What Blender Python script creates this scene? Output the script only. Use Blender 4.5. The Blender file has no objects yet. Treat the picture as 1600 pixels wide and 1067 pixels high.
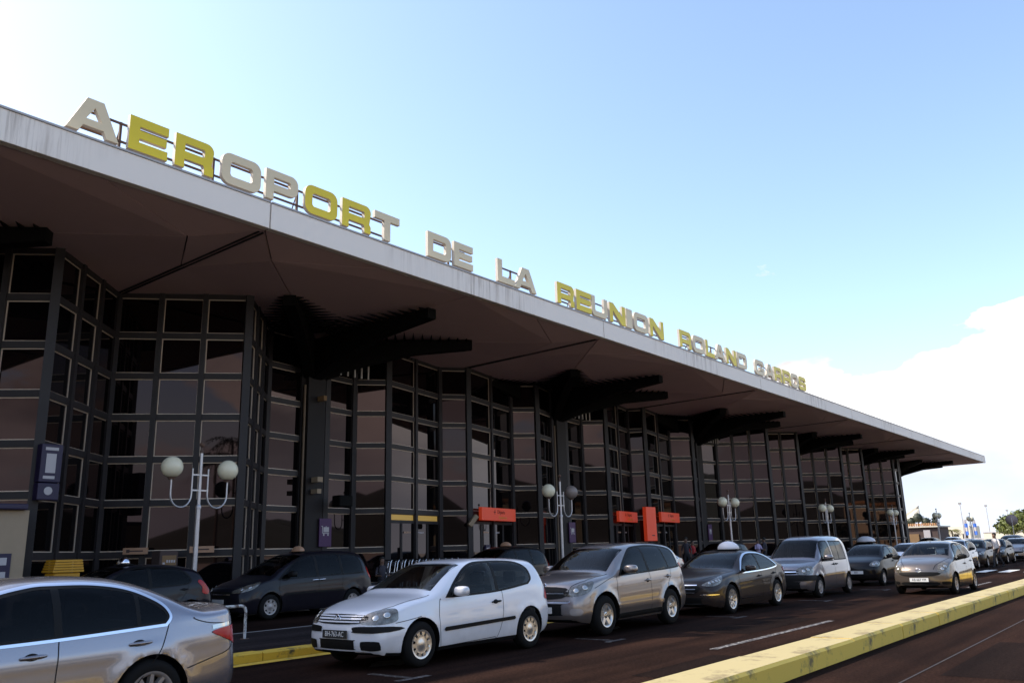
import bpy, bmesh, math, random
from mathutils import Vector, Matrix, geometry
from mathutils.bvhtree import BVHTree
rnd = random.Random(7)
R = math.radians
SC = bpy.context.scene
COL = SC.collection

# ------------------------------------------------------------------ camera
cam = bpy.data.cameras.new('camera'); camo = bpy.data.objects.new('camera', cam); COL.objects.link(camo)
CAM_YAW, CAM_PITCH, CAM_ROLL, CAM_H = 0.66776665, 0.245276, -0.02775713, 1.583
cam.sensor_width = 36.0; cam.lens = 36.0 * 1305.52 / 1600.0
cam.clip_start = 0.1; cam.clip_end = 12000
fw = Vector((math.cos(CAM_YAW) * math.cos(CAM_PITCH), math.sin(CAM_YAW) * math.cos(CAM_PITCH), math.sin(CAM_PITCH)))
rt = Vector((math.sin(CAM_YAW), -math.cos(CAM_YAW), 0)); up = rt.cross(fw)
c_, s_ = math.cos(CAM_ROLL), math.sin(CAM_ROLL)
rt, up = c_ * rt + s_ * up, -s_ * rt + c_ * up
m4 = Matrix((rt, up, -fw)).transposed().to_4x4(); m4.translation = (0, 0, CAM_H)
camo.matrix_world = m4
SC.camera = camo

# ------------------------------------------------------------------ sky, sun, exposure
SUN_EL, SUN_AZ = R(42.5), R(118)          # azimuth counter-clockwise from +X
SKY_STRENGTH = 0.15
world = bpy.data.worlds.new('World'); SC.world = world; world.use_nodes = True
wn, wl = world.node_tree.nodes, world.node_tree.links
wn.clear()
sky = wn.new('ShaderNodeTexSky'); sky.sky_type = 'NISHITA'; sky.sun_disc = False
sky.sun_elevation = SUN_EL; sky.sun_rotation = R(90) - SUN_AZ
sky.air_density = 1.0; sky.dust_density = 1.3; sky.ozone_density = 0.5
bg = wn.new('ShaderNodeBackground'); bg.inputs['Strength'].default_value = SKY_STRENGTH
wout = wn.new('ShaderNodeOutputWorld')
tc = wn.new('ShaderNodeTexCoord')
sep = wn.new('ShaderNodeSeparateXYZ'); wl.new(tc.outputs['Generated'], sep.inputs[0])
mp = wn.new('ShaderNodeMapping'); mp.inputs['Scale'].default_value = (1, 1, 2.2); wl.new(tc.outputs['Generated'], mp.inputs[0])
nz = wn.new('ShaderNodeTexNoise'); nz.inputs['Scale'].default_value = 3.1; nz.inputs['Detail'].default_value = 9
nz.inputs['Roughness'].default_value = 0.55; nz.inputs['Distortion'].default_value = 0.1
wl.new(mp.outputs[0], nz.inputs['Vector'])
def wmath(op, a, b=None, clamp=False):
    n = wn.new('ShaderNodeMath'); n.operation = op; n.use_clamp = clamp
    for i, v in enumerate((a, b)):
        if v is None: continue
        if isinstance(v, (int, float)): n.inputs[i].default_value = v
        else: wl.new(v, n.inputs[i])
    return n.outputs[0]
# cloud bank: dense low over the horizon, breaking up with height
hgt = wmath('MULTIPLY', sep.outputs['Z'], -1.55)
dens = wmath('ADD', wmath('MULTIPLY', wmath('SUBTRACT', nz.outputs['Fac'], 0.5), 1.5), wmath('ADD', hgt, 0.345))
cmask = wmath('MULTIPLY', dens, 22.0, True)
mixc = wn.new('ShaderNodeMix'); mixc.data_type = 'RGBA'
wl.new(cmask, mixc.inputs['Factor']); wl.new(sky.outputs[0], mixc.inputs[6])
CLOUD = 4.6
nz2 = wn.new('ShaderNodeTexNoise'); nz2.inputs['Scale'].default_value = 4.3; nz2.inputs['Detail'].default_value = 7
wl.new(mp.outputs[0], nz2.inputs['Vector'])
crp = wn.new('ShaderNodeValToRGB'); crp.color_ramp.elements[0].position = 0.36; crp.color_ramp.elements[1].position = 0.60
crp.color_ramp.elements[0].color = (CLOUD * .42, CLOUD * .40, CLOUD * .42, 1); crp.color_ramp.elements[1].color = (CLOUD * 1.25, CLOUD * 1.22, CLOUD * 1.16, 1)
wl.new(nz2.outputs['Fac'], crp.inputs[0]); wl.new(crp.outputs[0], mixc.inputs[7])
# pale horizon under the bank
lowm = wmath('MULTIPLY', wmath('SUBTRACT', 0.16, sep.outputs['Z']), 9.0, True)
mix2 = wn.new('ShaderNodeMix'); mix2.data_type = 'RGBA'
wl.new(wmath('MULTIPLY', lowm, 0.85), mix2.inputs['Factor']); wl.new(mixc.outputs[2], mix2.inputs[6])
mix2.inputs[7].default_value = (CLOUD * 0.60, CLOUD * 0.68, CLOUD * 0.82, 1)
wl.new(mix2.outputs[2], bg.inputs['Color']); wl.new(bg.outputs[0], wout.inputs['Surface'])

sl = bpy.data.lights.new('sun', 'SUN'); sl.energy = 3.2; sl.angle = R(0.53); sl.color = (1.0, 0.93, 0.8)
so = bpy.data.objects.new('sun', sl); COL.objects.link(so)
sdir = Vector((math.cos(SUN_AZ) * math.cos(SUN_EL), math.sin(SUN_AZ) * math.cos(SUN_EL), math.sin(SUN_EL)))
so.rotation_euler = sdir.to_track_quat('Z', 'Y').to_euler(); so.location = sdir * 200
vs = SC.view_settings
vs.view_transform = 'Standard'; vs.look = 'None'; vs.gamma = 1.0; vs.use_curve_mapping = False
vs.exposure = 1.2
SC.display_settings.display_device = 'sRGB'
SC.cycles.max_bounces = 6; SC.cycles.diffuse_bounces = 3; SC.cycles.glossy_bounces = 4
SC.cycles.use_denoising = True

# ------------------------------------------------------------------ materials
MATS = {}
def mat(name, col, rough=0.6, metal=0.0, spec=0.5, noise=None, bump=None, coat=0.0, emit=None, trans=0.0):
    """noise = (scale, amount, second colour); bump = (scale, strength)"""
    if name in MATS: return MATS[name]
    m = bpy.data.materials.new(name); m.use_nodes = True
    nt = m.node_tree; b = nt.nodes['Principled BSDF']
    b.inputs['Base Color'].default_value = (*col, 1); b.inputs['Roughness'].default_value = rough
    b.inputs['Metallic'].default_value = metal; b.inputs['Specular IOR Level'].default_value = spec
    b.inputs['Coat Weight'].default_value = coat; b.inputs['Coat Roughness'].default_value = 0.03
    b.inputs['Transmission Weight'].default_value = trans
    if emit: b.inputs['Emission Color'].default_value = (*emit[0], 1); b.inputs['Emission Strength'].default_value = emit[1]
    if noise or bump:
        t = nt.nodes.new('ShaderNodeTexCoord')
    if noise:
        n = nt.nodes.new('ShaderNodeTexNoise'); n.inputs['Scale'].default_value = noise[0]; n.inputs['Detail'].default_value = 8
        n.inputs['Roughness'].default_value = 0.65
        nt.links.new(t.outputs['Object'], n.inputs['Vector'])
        rp = nt.nodes.new('ShaderNodeValToRGB'); rp.color_ramp.elements[0].position = 0.5 - noise[1]; rp.color_ramp.elements[1].position = 0.5 + noise[1]
        rp.color_ramp.elements[0].color = (*noise[2], 1); rp.color_ramp.elements[1].color = (*col, 1)
        nt.links.new(n.outputs['Fac'], rp.inputs[0]); nt.links.new(rp.outputs[0], b.inputs['Base Color'])
    if bump:
        n2 = nt.nodes.new('ShaderNodeTexNoise'); n2.inputs['Scale'].default_value = bump[0]; n2.inputs['Detail'].default_value = 6
        nt.links.new(t.outputs['Object'], n2.inputs['Vector'])
        bp = nt.nodes.new('ShaderNodeBump'); bp.inputs['Strength'].default_value = bump[1]; bp.inputs['Distance'].default_value = 0.02
        nt.links.new(n2.outputs['Fac'], bp.inputs['Height']); nt.links.new(bp.outputs[0], b.inputs['Normal'])
    MATS[name] = m
    return m

def paint(name, col, metal=0.0, rough=0.35, dirt=0.25):
    """car paint with a clear coat and a film of road dust that thickens low on the body"""
    if name in MATS: return MATS[name]
    m = mat(name, col, rough, metal, 0.5, coat=1.0)
    nt = m.node_tree; b = nt.nodes['Principled BSDF']
    t = nt.nodes.new('ShaderNodeTexCoord'); sp = nt.nodes.new('ShaderNodeSeparateXYZ'); nt.links.new(t.outputs['Object'], sp.inputs[0])
    n = nt.nodes.new('ShaderNodeTexNoise'); n.inputs['Scale'].default_value = 5; n.inputs['Detail'].default_value = 7; nt.links.new(t.outputs['Object'], n.inputs['Vector'])
    mr = nt.nodes.new('ShaderNodeMapRange'); mr.inputs['From Min'].default_value = 0.75; mr.inputs['From Max'].default_value = 0.15
    mr.inputs['To Min'].default_value = 0.03; mr.inputs['To Max'].default_value = dirt
    nt.links.new(sp.outputs['Z'], mr.inputs['Value'])
    mu = nt.nodes.new('ShaderNodeMath'); mu.operation = 'MULTIPLY'; nt.links.new(mr.outputs[0], mu.inputs[0]); nt.links.new(n.outputs['Fac'], mu.inputs[1])
    mx = nt.nodes.new('ShaderNodeMix'); mx.data_type = 'RGBA'; nt.links.new(mu.outputs[0], mx.inputs['Factor'])
    mx.inputs[6].default_value = (*col, 1); mx.inputs[7].default_value = (0.16, 0.12, 0.09, 1)
    nt.links.new(mx.outputs[2], b.inputs['Base Color'])
    return m

def streaked(name, col, stain, rough=0.6):
    """painted concrete with rain streaks running down from its top edge, and blotches"""
    m = mat(name, col, rough, 0, 0.4)
    nt = m.node_tree; b = nt.nodes['Principled BSDF']
    t = nt.nodes.new('ShaderNodeTexCoord')
    mpn = nt.nodes.new('ShaderNodeMapping'); mpn.inputs['Scale'].default_value = (7, 7, 0.35); nt.links.new(t.outputs['Object'], mpn.inputs[0])
    n = nt.nodes.new('ShaderNodeTexNoise'); n.inputs['Scale'].default_value = 1.0; n.inputs['Detail'].default_value = 8; n.inputs['Roughness'].default_value = 0.7; nt.links.new(mpn.outputs[0], n.inputs['Vector'])
    n2 = nt.nodes.new('ShaderNodeTexNoise'); n2.inputs['Scale'].default_value = 0.16; n2.inputs['Detail'].default_value = 4; nt.links.new(t.outputs['Object'], n2.inputs['Vector'])
    rp = nt.nodes.new('ShaderNodeValToRGB'); rp.color_ramp.elements[0].position = 0.46; rp.color_ramp.elements[1].position = 0.74
    nt.links.new(n.outputs['Fac'], rp.inputs[0])
    rp2 = nt.nodes.new('ShaderNodeValToRGB'); rp2.color_ramp.elements[0].position = 0.5; rp2.color_ramp.elements[1].position = 0.66
    nt.links.new(n2.outputs['Fac'], rp2.inputs[0])
    ml = nt.nodes.new('ShaderNodeMath'); ml.operation = 'MULTIPLY_ADD'; nt.links.new(rp.outputs[0], ml.inputs[0]); nt.links.new(rp2.outputs[0], ml.inputs[1]); 
    ml2 = nt.nodes.new('ShaderNodeMath'); ml2.operation = 'MULTIPLY'; ml2.inputs[1].default_value = 0.03; nt.links.new(n.outputs['Fac'], ml2.inputs[0]); nt.links.new(ml2.outputs[0], ml.inputs[2])
    mx = nt.nodes.new('ShaderNodeMix'); mx.data_type = 'RGBA'; nt.links.new(ml.outputs[0], mx.inputs['Factor'])
    mx.inputs[6].default_value = (*col, 1); mx.inputs[7].default_value = (*stain, 1)
    nt.links.new(mx.outputs[2], b.inputs['Base Color'])
    return m

def asphalt(name, base, light):
    m = mat(name, base, 0.95, 0, 0.02)
    nt = m.node_tree; b = nt.nodes['Principled BSDF']
    t = nt.nodes.new('ShaderNodeTexCoord')
    def noise(sc, det=6, r=0.6):
        n = nt.nodes.new('ShaderNodeTexNoise'); n.inputs['Scale'].default_value = sc; n.inputs['Detail'].default_value = det; n.inputs['Roughness'].default_value = r
        nt.links.new(t.outputs['Object'], n.inputs['Vector']); return n.outputs['Fac']
    def ramp(v, a, bb, c0, c1):
        rp = nt.nodes.new('ShaderNodeValToRGB'); rp.color_ramp.elements[0].position = a; rp.color_ramp.elements[1].position = bb
        rp.color_ramp.elements[0].color = (*c0, 1); rp.color_ramp.elements[1].color = (*c1, 1); nt.links.new(v, rp.inputs[0]); return rp.outputs[0]
    big = ramp(noise(0.35, 5), 0.35, 0.7, base, light)
    fine = ramp(noise(24, 6, 0.85), 0.36, 0.68, (0.3, 0.3, 0.3), (1.9, 1.9, 1.9))
    mx = nt.nodes.new('ShaderNodeMix'); mx.data_type = 'RGBA'; mx.blend_type = 'MULTIPLY'; mx.inputs['Factor'].default_value = 1
    nt.links.new(big, mx.inputs[6]); nt.links.new(fine, mx.inputs[7])
    mpn = nt.nodes.new('ShaderNodeMapping'); mpn.inputs['Scale'].default_value = (0.10, 1.5, 1); nt.links.new(t.outputs['Object'], mpn.inputs[0])
    ntr = nt.nodes.new('ShaderNodeTexNoise'); ntr.inputs['Scale'].default_value = 1.0; ntr.inputs['Detail'].default_value = 6; nt.links.new(mpn.outputs[0], ntr.inputs['Vector'])
    trk = ramp(ntr.outputs['Fac'], 0.36, 0.66, (0.55, 0.55, 0.58), (1.35, 1.3, 1.25))
    mxt = nt.nodes.new('ShaderNodeMix'); mxt.data_type = 'RGBA'; mxt.blend_type = 'MULTIPLY'; mxt.inputs['Factor'].default_value = 1
    nt.links.new(mx.outputs[2], mxt.inputs[6]); nt.links.new(trk, mxt.inputs[7]); mx = mxt
    # pale chips and grit
    vo = nt.nodes.new('ShaderNodeTexVoronoi'); vo.inputs['Scale'].default_value = 9; nt.links.new(t.outputs['Object'], vo.inputs['Vector'])
    chip = ramp(vo.outputs['Distance'], 0.045, 0.06, (1, 1, 1), (0, 0, 0))
    mx2 = nt.nodes.new('ShaderNodeMix'); mx2.data_type = 'RGBA'; nt.links.new(chip, mx2.inputs['Factor'])
    nt.links.new(mx.outputs[2], mx2.inputs[6]); mx2.inputs[7].default_value = (0.06, 0.042, 0.034, 1)
    nt.links.new(mx2.outputs[2], b.inputs['Base Color'])
    bp = nt.nodes.new('ShaderNodeBump'); bp.inputs['Strength'].default_value = 0.5; bp.inputs['Distance'].default_value = 0.008
    nt.links.new(noise(60, 3), bp.inputs['Height']); nt.links.new(bp.outputs[0], b.inputs['Normal'])
    return m

def worn(name, col, under, cover=0.5, scale=6):
    """road paint worn through in patches"""
    m = mat(name, col, 0.7)
    nt = m.node_tree; b = nt.nodes['Principled BSDF']
    t = nt.nodes.new('ShaderNodeTexCoord')
    n = nt.nodes.new('ShaderNodeTexNoise'); n.inputs['Scale'].default_value = scale; n.inputs['Detail'].default_value = 9; n.inputs['Roughness'].default_value = 0.75
    nt.links.new(t.outputs['Object'], n.inputs['Vector'])
    rp = nt.nodes.new('ShaderNodeValToRGB'); rp.color_ramp.elements[0].position = cover - 0.06; rp.color_ramp.elements[1].position = cover + 0.06
    rp.color_ramp.elements[0].color = (*col, 1); rp.color_ramp.elements[1].color = (*under, 1)
    nt.links.new(n.outputs['Fac'], rp.inputs[0]); nt.links.new(rp.outputs[0], b.inputs['Base Color'])
    return m

M_ASPH = asphalt('asphalt', (0.0145, 0.0080, 0.0064), (0.0265, 0.0135, 0.0096))
M_ASPH2 = asphalt('island_asphalt', (0.022, 0.018, 0.018), (0.032, 0.025, 0.024))
M_GROUND = mat('pale_ground', (0.42, 0.36, 0.28), 0.9, noise=(0.05, 0.3, (0.3, 0.26, 0.2)))
M_PAVE = mat('pavement', (0.12, 0.09, 0.08), 0.85, noise=(1.5, 0.3, (0.09, 0.07, 0.06)), bump=(20, 0.3))
M_YEL = worn('kerb_yellow', (0.74, 0.49, 0.07), (0.20, 0.14, 0.05), 0.59, 2.2)
M_YELTOP = worn('kerb_top_yellow', (0.40, 0.32, 0.15), (0.19, 0.14, 0.065), 0.585, 2.6)
M_YELDK = worn('kerb_old_yellow', (0.62, 0.38, 0.03), (0.10, 0.08, 0.03), 0.60, 3.0)
M_WHITEROAD = worn('road_white', (0.34, 0.31, 0.29), (0.016, 0.0085, 0.0065), 0.455, 11)
M_WHITEROAD2 = worn('road_white_fresh', (0.72, 0.70, 0.66), (0.3, 0.28, 0.25), 0.62, 7)
M_FASCIA = streaked('fascia_white', (0.88, 0.80, 0.72), (0.22, 0.15, 0.10))
M_SOFFIT = mat('soffit_concrete', (0.66, 0.455, 0.455), 0.85, noise=(0.5, 0.35, (0.56, 0.385, 0.38)), bump=(3, 0.1))
M_BLACK = mat('black_steel', (0.005, 0.0045, 0.0045), 0.7, 0, 0.1)
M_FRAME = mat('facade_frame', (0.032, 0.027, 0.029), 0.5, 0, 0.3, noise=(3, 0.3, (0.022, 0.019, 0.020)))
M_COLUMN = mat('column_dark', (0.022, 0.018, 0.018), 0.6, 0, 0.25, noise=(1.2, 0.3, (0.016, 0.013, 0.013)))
M_BEAD = mat('window_bead', (0.62, 0.50, 0.40), 0.4, 0.2)
M_GLASS = mat('dark_glass', (0.003, 0.0026, 0.003), 0.02, 0, 0.40)
M_GLASS.node_tree.nodes['Principled BSDF'].inputs['Specular Tint'].default_value = (1.0, 0.68, 0.66, 1)
M_DARK = mat('joint_dark', (0.02, 0.018, 0.018), 0.9)
M_ROOF = mat('roof_felt', (0.07, 0.06, 0.055), 0.9)
M_CREAM = mat('letter_cream', (0.70, 0.58, 0.38), 0.45)
M_GOLD = mat('letter_yellow', (0.74, 0.57, 0.012), 0.4)
M_LSIDE = mat('letter_side', (0.56, 0.50, 0.42), 0.5, noise=(4, 0.3, (0.40, 0.34, 0.28)))
M_RUST = mat('rusty_steel', (0.09, 0.06, 0.05), 0.8, noise=(8, 0.25, (0.14, 0.07, 0.04)))
M_POLE = mat('galvanised_pole', (0.55, 0.53, 0.55), 0.35, 0.6, noise=(12, 0.3, (0.45, 0.43, 0.43)))
M_GLOBE = mat('globe_milky', (0.90, 0.82, 0.60), 0.25, 0, 0.5, noise=(5, 0.3, (0.80, 0.71, 0.50)))
M_GLOBED = mat('globe_dirty', (0.30, 0.24, 0.21), 0.4, noise=(4, 0.3, (0.22, 0.18, 0.16)))
def glass(name, tint):
    m = bpy.data.materials.new(name); m.use_nodes = True; nt = m.node_tree; nt.nodes.clear()
    o = nt.nodes.new('ShaderNodeOutputMaterial'); mx = nt.nodes.new('ShaderNodeMixShader'); fr = nt.nodes.new('ShaderNodeFresnel'); fr.inputs['IOR'].default_value = 1.30
    t = nt.nodes.new('ShaderNodeBsdfTransparent'); t.inputs['Color'].default_value = (*tint, 1); g = nt.nodes.new('ShaderNodeBsdfGlossy'); g.inputs['Roughness'].default_value = 0.01
    nt.links.new(fr.outputs[0], mx.inputs[0]); nt.links.new(t.outputs[0], mx.inputs[1]); nt.links.new(g.outputs[0], mx.inputs[2]); nt.links.new(mx.outputs[0], o.inputs['Surface'])
    MATS[name] = m; return m
M_CARGLASS = glass('car_glass', (0.50, 0.52, 0.50)); M_TINTED = glass('tinted_car_glass', (0.16, 0.16, 0.18))
M_SEAT = mat('seat_cloth', (0.035, 0.03, 0.03), 0.8); M_DASH = mat('dashboard_grey', (0.02, 0.018, 0.018), 0.6)
M_TRIM = mat('black_plastic', (0.007, 0.0065, 0.0065), 0.55, 0, 0.18)
M_TYRE = mat('tyre_rubber', (0.009, 0.0085, 0.0085), 0.85, 0, 0.15, bump=(40, 0.2))
M_ALLOY = mat('alloy', (0.62, 0.58, 0.54), 0.3, 0.8)
M_ALLOYD = mat('alloy_dull', (0.33, 0.30, 0.29), 0.45, 0.5)
M_CHROME = mat('chrome', (0.8, 0.8, 0.85), 0.12, 1.0)
M_LAMP = mat('headlight_glass', (0.10, 0.085, 0.065), 0.08, 0.4, 0.5, coat=1.0, noise=(16, 0.12, (0.22, 0.195, 0.165)))
M_LENS = mat('headlight_reflector', (0.55, 0.53, 0.50), 0.12, 0.8)
M_RED = mat('tail_red', (0.40, 0.004, 0.008), 0.15, 0, 0.35)
M_PLATE = mat('plate_white', (0.72, 0.70, 0.68), 0.5)
M_PLATEBK = mat('plate_black', (0.02, 0.02, 0.02), 0.5)
M_TAXI = mat('taxi_sign', (0.75, 0.72, 0.74), 0.4)
M_TAXIO = mat('taxi_sign_amber', (0.40, 0.22, 0.13), 0.3)
M_ORANGE = mat('sign_orange', (0.62, 0.065, 0.02), 0.5, emit=((1.0, 0.07, 0.02), 0.07))
M_PURPLE = mat('sign_purple', (0.055, 0.008, 0.075), 0.5)
M_VIOLET = mat('panel_violet', (0.016, 0.009, 0.042), 0.5)
M_WHITE = mat('sign_white', (0.45, 0.42, 0.43), 0.5)
M_BEIGE = mat('booth_beige', (0.36, 0.27, 0.18), 0.8, noise=(6, 0.3, (0.32, 0.24, 0.16)))
M_POST = mat('post_yellow', (0.55, 0.27, 0.012), 0.4)
M_SKIN = mat('skin_brown', (0.14, 0.075, 0.05), 0.6)
M_HAIR = mat('hair_black', (0.01, 0.009, 0.008), 0.7)
M_SHIRTW = mat('shirt_white', (0.62, 0.57, 0.55), 0.8)
M_SHIRTR = mat('shirt_red', (0.35, 0.02, 0.02), 0.8)
M_SHIRTD = mat('shirt_dark', (0.035, 0.03, 0.04), 0.8)
M_SHIRTV = mat('shirt_lilac', (0.42, 0.36, 0.55), 0.8)
M_TROUS = mat('trousers_dark', (0.02, 0.019, 0.024), 0.8)
M_LEAF = mat('leaf_green', (0.12, 0.135, 0.02), 0.55, noise=(1.2, 0.3, (0.06, 0.08, 0.015)))
M_LEAFD = mat('leaf_dark', (0.022, 0.03, 0.012), 0.6, noise=(1.5, 0.3, (0.014, 0.02, 0.009)))
M_BARK = mat('bark', (0.12, 0.09, 0.065), 0.9, noise=(6, 0.3, (0.08, 0.06, 0.045)))
M_HILL = mat('hill_green', (0.05, 0.055, 0.04), 0.95, noise=(0.006, 0.3, (0.035, 0.04, 0.03)))
M_CANOPY = mat('membrane_white', (0.50, 0.46, 0.38), 0.7)
M_TILE = mat('roof_tile', (0.42, 0.22, 0.10), 0.8)
M_BROWN = mat('wall_brown', (0.07, 0.045, 0.04), 0.8)
M_OCHRE = mat('wall_ochre', (0.22, 0.13, 0.06), 0.8)
M_PALEW = mat('wall_pale', (0.62, 0.56, 0.46), 0.8)
M_MESH = mat('barrier_orange', (0.62, 0.13, 0.03), 0.7)
M_BLUE = mat('flag_blue', (0.05, 0.15, 0.55), 0.7)
M_WARM = mat('door_light_strip', (0.4, 0.25, 0.05), 0.5, emit=((1.0, 0.62, 0.14), 0.08))

# ------------------------------------------------------------------ mesh helpers
def link(o, parent=None):
    COL.objects.link(o)
    if parent is not None: o.parent = parent
    return o
def tag(o, label=None, cat=None, group=None, kind=None):
    if label: o['label'] = label
    if cat: o['category'] = cat
    if group: o['group'] = group
    if kind: o['kind'] = kind
    return o
def empty(name, loc=(0, 0, 0), rz=0.0, parent=None):
    o = bpy.data.objects.new(name, None); o.empty_display_size = 0.2
    o.location = loc; o.rotation_euler = (0, 0, rz)
    return link(o, parent)
def children(o): return list(o.children)
def copy_tree(o, parent=None):
    c = o.copy(); COL.objects.link(c)
    if parent is not None: c.parent = parent
    for ch in children(o): copy_tree(ch, c)
    return c

class MB:
    """collects geometry for ONE mesh object"""
    def __init__(s): s.v = []; s.f = []; s.m = []; s.sm = []
    def add(s, vs, fs, mi=0, smooth=False):
        b = len(s.v); s.v += [tuple(v) for v in vs]
        for f in fs: s.f.append([i + b for i in f]); s.m.append(mi); s.sm.append(smooth)
    def box(s, x0, y0, z0, x1, y1, z1, mi=0):
        v = [(x0, y0, z0), (x1, y0, z0), (x1, y1, z0), (x0, y1, z0), (x0, y0, z1), (x1, y0, z1), (x1, y1, z1), (x0, y1, z1)]
        s.add(v, [(0, 3, 2, 1), (4, 5, 6, 7), (0, 1, 5, 4), (1, 2, 6, 5), (2, 3, 7, 6), (3, 0, 4, 7)], mi)
    def hexa(s, b, t, mi=0):
        s.add(list(b) + list(t), [(0, 3, 2, 1), (4, 5, 6, 7), (0, 1, 5, 4), (1, 2, 6, 5), (2, 3, 7, 6), (3, 0, 4, 7)], mi)
    def tube(s, pts, r, n=10, mi=0, cap=True, smooth=True):
        pts = [Vector(p) for p in pts]; rr = r if isinstance(r, (list, tuple)) else [r] * len(pts)
        ring = []; prev = None
        for i, p in enumerate(pts):
            t = (pts[min(i + 1, len(pts) - 1)] - pts[max(i - 1, 0)]).normalized()
            if prev is None:
                a = Vector((0, 0, 1)) if abs(t.z) < 0.9 else Vector((1, 0, 0)); u = t.cross(a).normalized()
            else:
                u = (prev - t * prev.dot(t)).normalized()
            prev = u; w = t.cross(u)
            ring.append([p + (u * math.cos(2 * math.pi * k / n) + w * math.sin(2 * math.pi * k / n)) * rr[i] for k in range(n)])
        v = [q for r_ in ring for q in r_]; f = []
        for i in range(len(pts) - 1):
            for k in range(n):
                f.append((i * n + k, i * n + (k + 1) % n, (i + 1) * n + (k + 1) % n, (i + 1) * n + k))
        s.add(v, f, mi, smooth)
        if cap:
            s.add(ring[0], [tuple(range(n - 1, -1, -1))], mi); s.add(ring[-1], [tuple(range(n))], mi)
    def lathe(s, prof, c=(0, 0, 0), axis='z', n=24, mi=0, smooth=True):
        v = []; f = []
        for (r, h) in prof:
            for k in range(n):
                a = 2 * math.pi * k / n
                if axis == 'z': v.append((c[0] + r * math.cos(a), c[1] + r * math.sin(a), c[2] + h))
                else: v.append((c[0] + r * math.cos(a), c[1] + h, c[2] + r * math.sin(a)))
        for i in range(len(prof) - 1):
            for k in range(n): f.append((i * n + k, i * n + (k + 1) % n, (i + 1) * n + (k + 1) % n, (i + 1) * n + k))
        s.add(v, f, mi, smooth)
    def ball(s, c, r, mi=0, n=20, k=12, sc=(1, 1, 1)):
        v = []; f = []
        for i in range(k + 1):
            ph = -math.pi / 2 + math.pi * i / k
            for j in range(n):
                a = 2 * math.pi * j / n
                v.append((c[0] + r * sc[0] * math.cos(ph) * math.cos(a), c[1] + r * sc[1] * math.cos(ph) * math.sin(a), c[2] + r * sc[2] * math.sin(ph)))
        for i in range(k):
            for j in range(n): f.append((i * n + j, i * n + (j + 1) % n, (i + 1) * n + (j + 1) % n, (i + 1) * n + j))
        s.add(v, f, mi, True)
    def prism(s, poly, z0, z1, mi=0):
        n = len(poly); v = [(x, y, z0) for x, y in poly] + [(x, y, z1) for x, y in poly]
        f = [tuple(range(n - 1, -1, -1)), tuple(range(n, 2 * n))] + [(i, (i + 1) % n, n + (i + 1) % n, n + i) for i in range(n)]
        s.add(v, f, mi)
    def mesh(s, name, mats):
        me = bpy.data.meshes.new(name); me.from_pydata(s.v, [], s.f)
        for m in (mats if isinstance(mats, (list, tuple)) else [mats]): me.materials.append(m)
        me.polygons.foreach_set('material_index', s.m); me.polygons.foreach_set('use_smooth', s.sm)
        me.update(); return me
    def build(s, name, mats, parent=None, loc=None, rz=None, bevel=0):
        me = s.mesh(name, mats)
        bm = bmesh.new(); bm.from_mesh(me)
        bmesh.ops.recalc_face_normals(bm, faces=bm.faces)
        bm.to_mesh(me); bm.free()
        o = bpy.data.objects.new(name, me)
        if loc is not None: o.location = loc
        if rz is not None: o.rotation_euler = (0, 0, rz)
        link(o, parent)
        if bevel:
            b = o.modifiers.new('bevel', 'BEVEL'); b.width = bevel; b.segments = 2; b.limit_method = 'ANGLE'
        return o
def mesh_of(o):
    """evaluated mesh of an object with its modifiers"""
    dg = bpy.context.evaluated_depsgraph_get()
    return bpy.data.meshes.new_from_object(o.evaluated_get(dg), depsgraph=dg)
def text_mesh(txt, size, depth=0.0, align='CENTER'):
    cu = bpy.data.curves.new('text', 'FONT'); cu.body = txt; cu.size = size; cu.extrude = depth; cu.align_x = align; cu.align_y = 'CENTER'
    cu.resolution_u = 3
    o = bpy.data.objects.new('text', cu); COL.objects.link(o)
    me = mesh_of(o); bpy.data.objects.remove(o); bpy.data.curves.remove(cu)
    return me
def obj_mesh(name, me, mats, parent=None, M=None):
    me.name = name
    me.materials.clear()
    for m in (mats if isinstance(mats, (list, tuple)) else [mats]): me.materials.append(m)
    o = bpy.data.objects.new(name, me); link(o, parent)
    if M is not None: o.matrix_local = M
    return o
FACE_MY = Matrix.Rotation(math.pi / 2, 4, 'X')      # text lying in XY -> standing, read from -Y
FACE_MX = Matrix.Rotation(-math.pi / 2, 4, 'Z') @ FACE_MY   # read from -X
def sstep(a, b, x):
    t = min(1, max(0, (x - a) / (b - a))); return t * t * (3 - 2 * t)
def interp(pts, x):
    """monotone cubic through (x, y) points"""
    n = len(pts)
    if x <= pts[0][0]: return pts[0][1]
    if x >= pts[-1][0]: return pts[-1][1]
    d = [(pts[i + 1][1] - pts[i][1]) / (pts[i + 1][0] - pts[i][0]) for i in range(n - 1)]
    mm = [d[0]] + [0 if d[i - 1] * d[i] <= 0 else 2 * d[i - 1] * d[i] / (d[i - 1] + d[i]) for i in range(1, n - 1)] + [d[-1]]
    for i in range(n - 1):
        if x <= pts[i + 1][0]:
            h = pts[i + 1][0] - pts[i][0]; t = (x - pts[i][0]) / h
            return ((2 * t ** 3 - 3 * t * t + 1) * pts[i][1] + (t ** 3 - 2 * t * t + t) * h * mm[i]
                    + (-2 * t ** 3 + 3 * t * t) * pts[i + 1][1] + (t ** 3 - t * t) * h * mm[i + 1])
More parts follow.
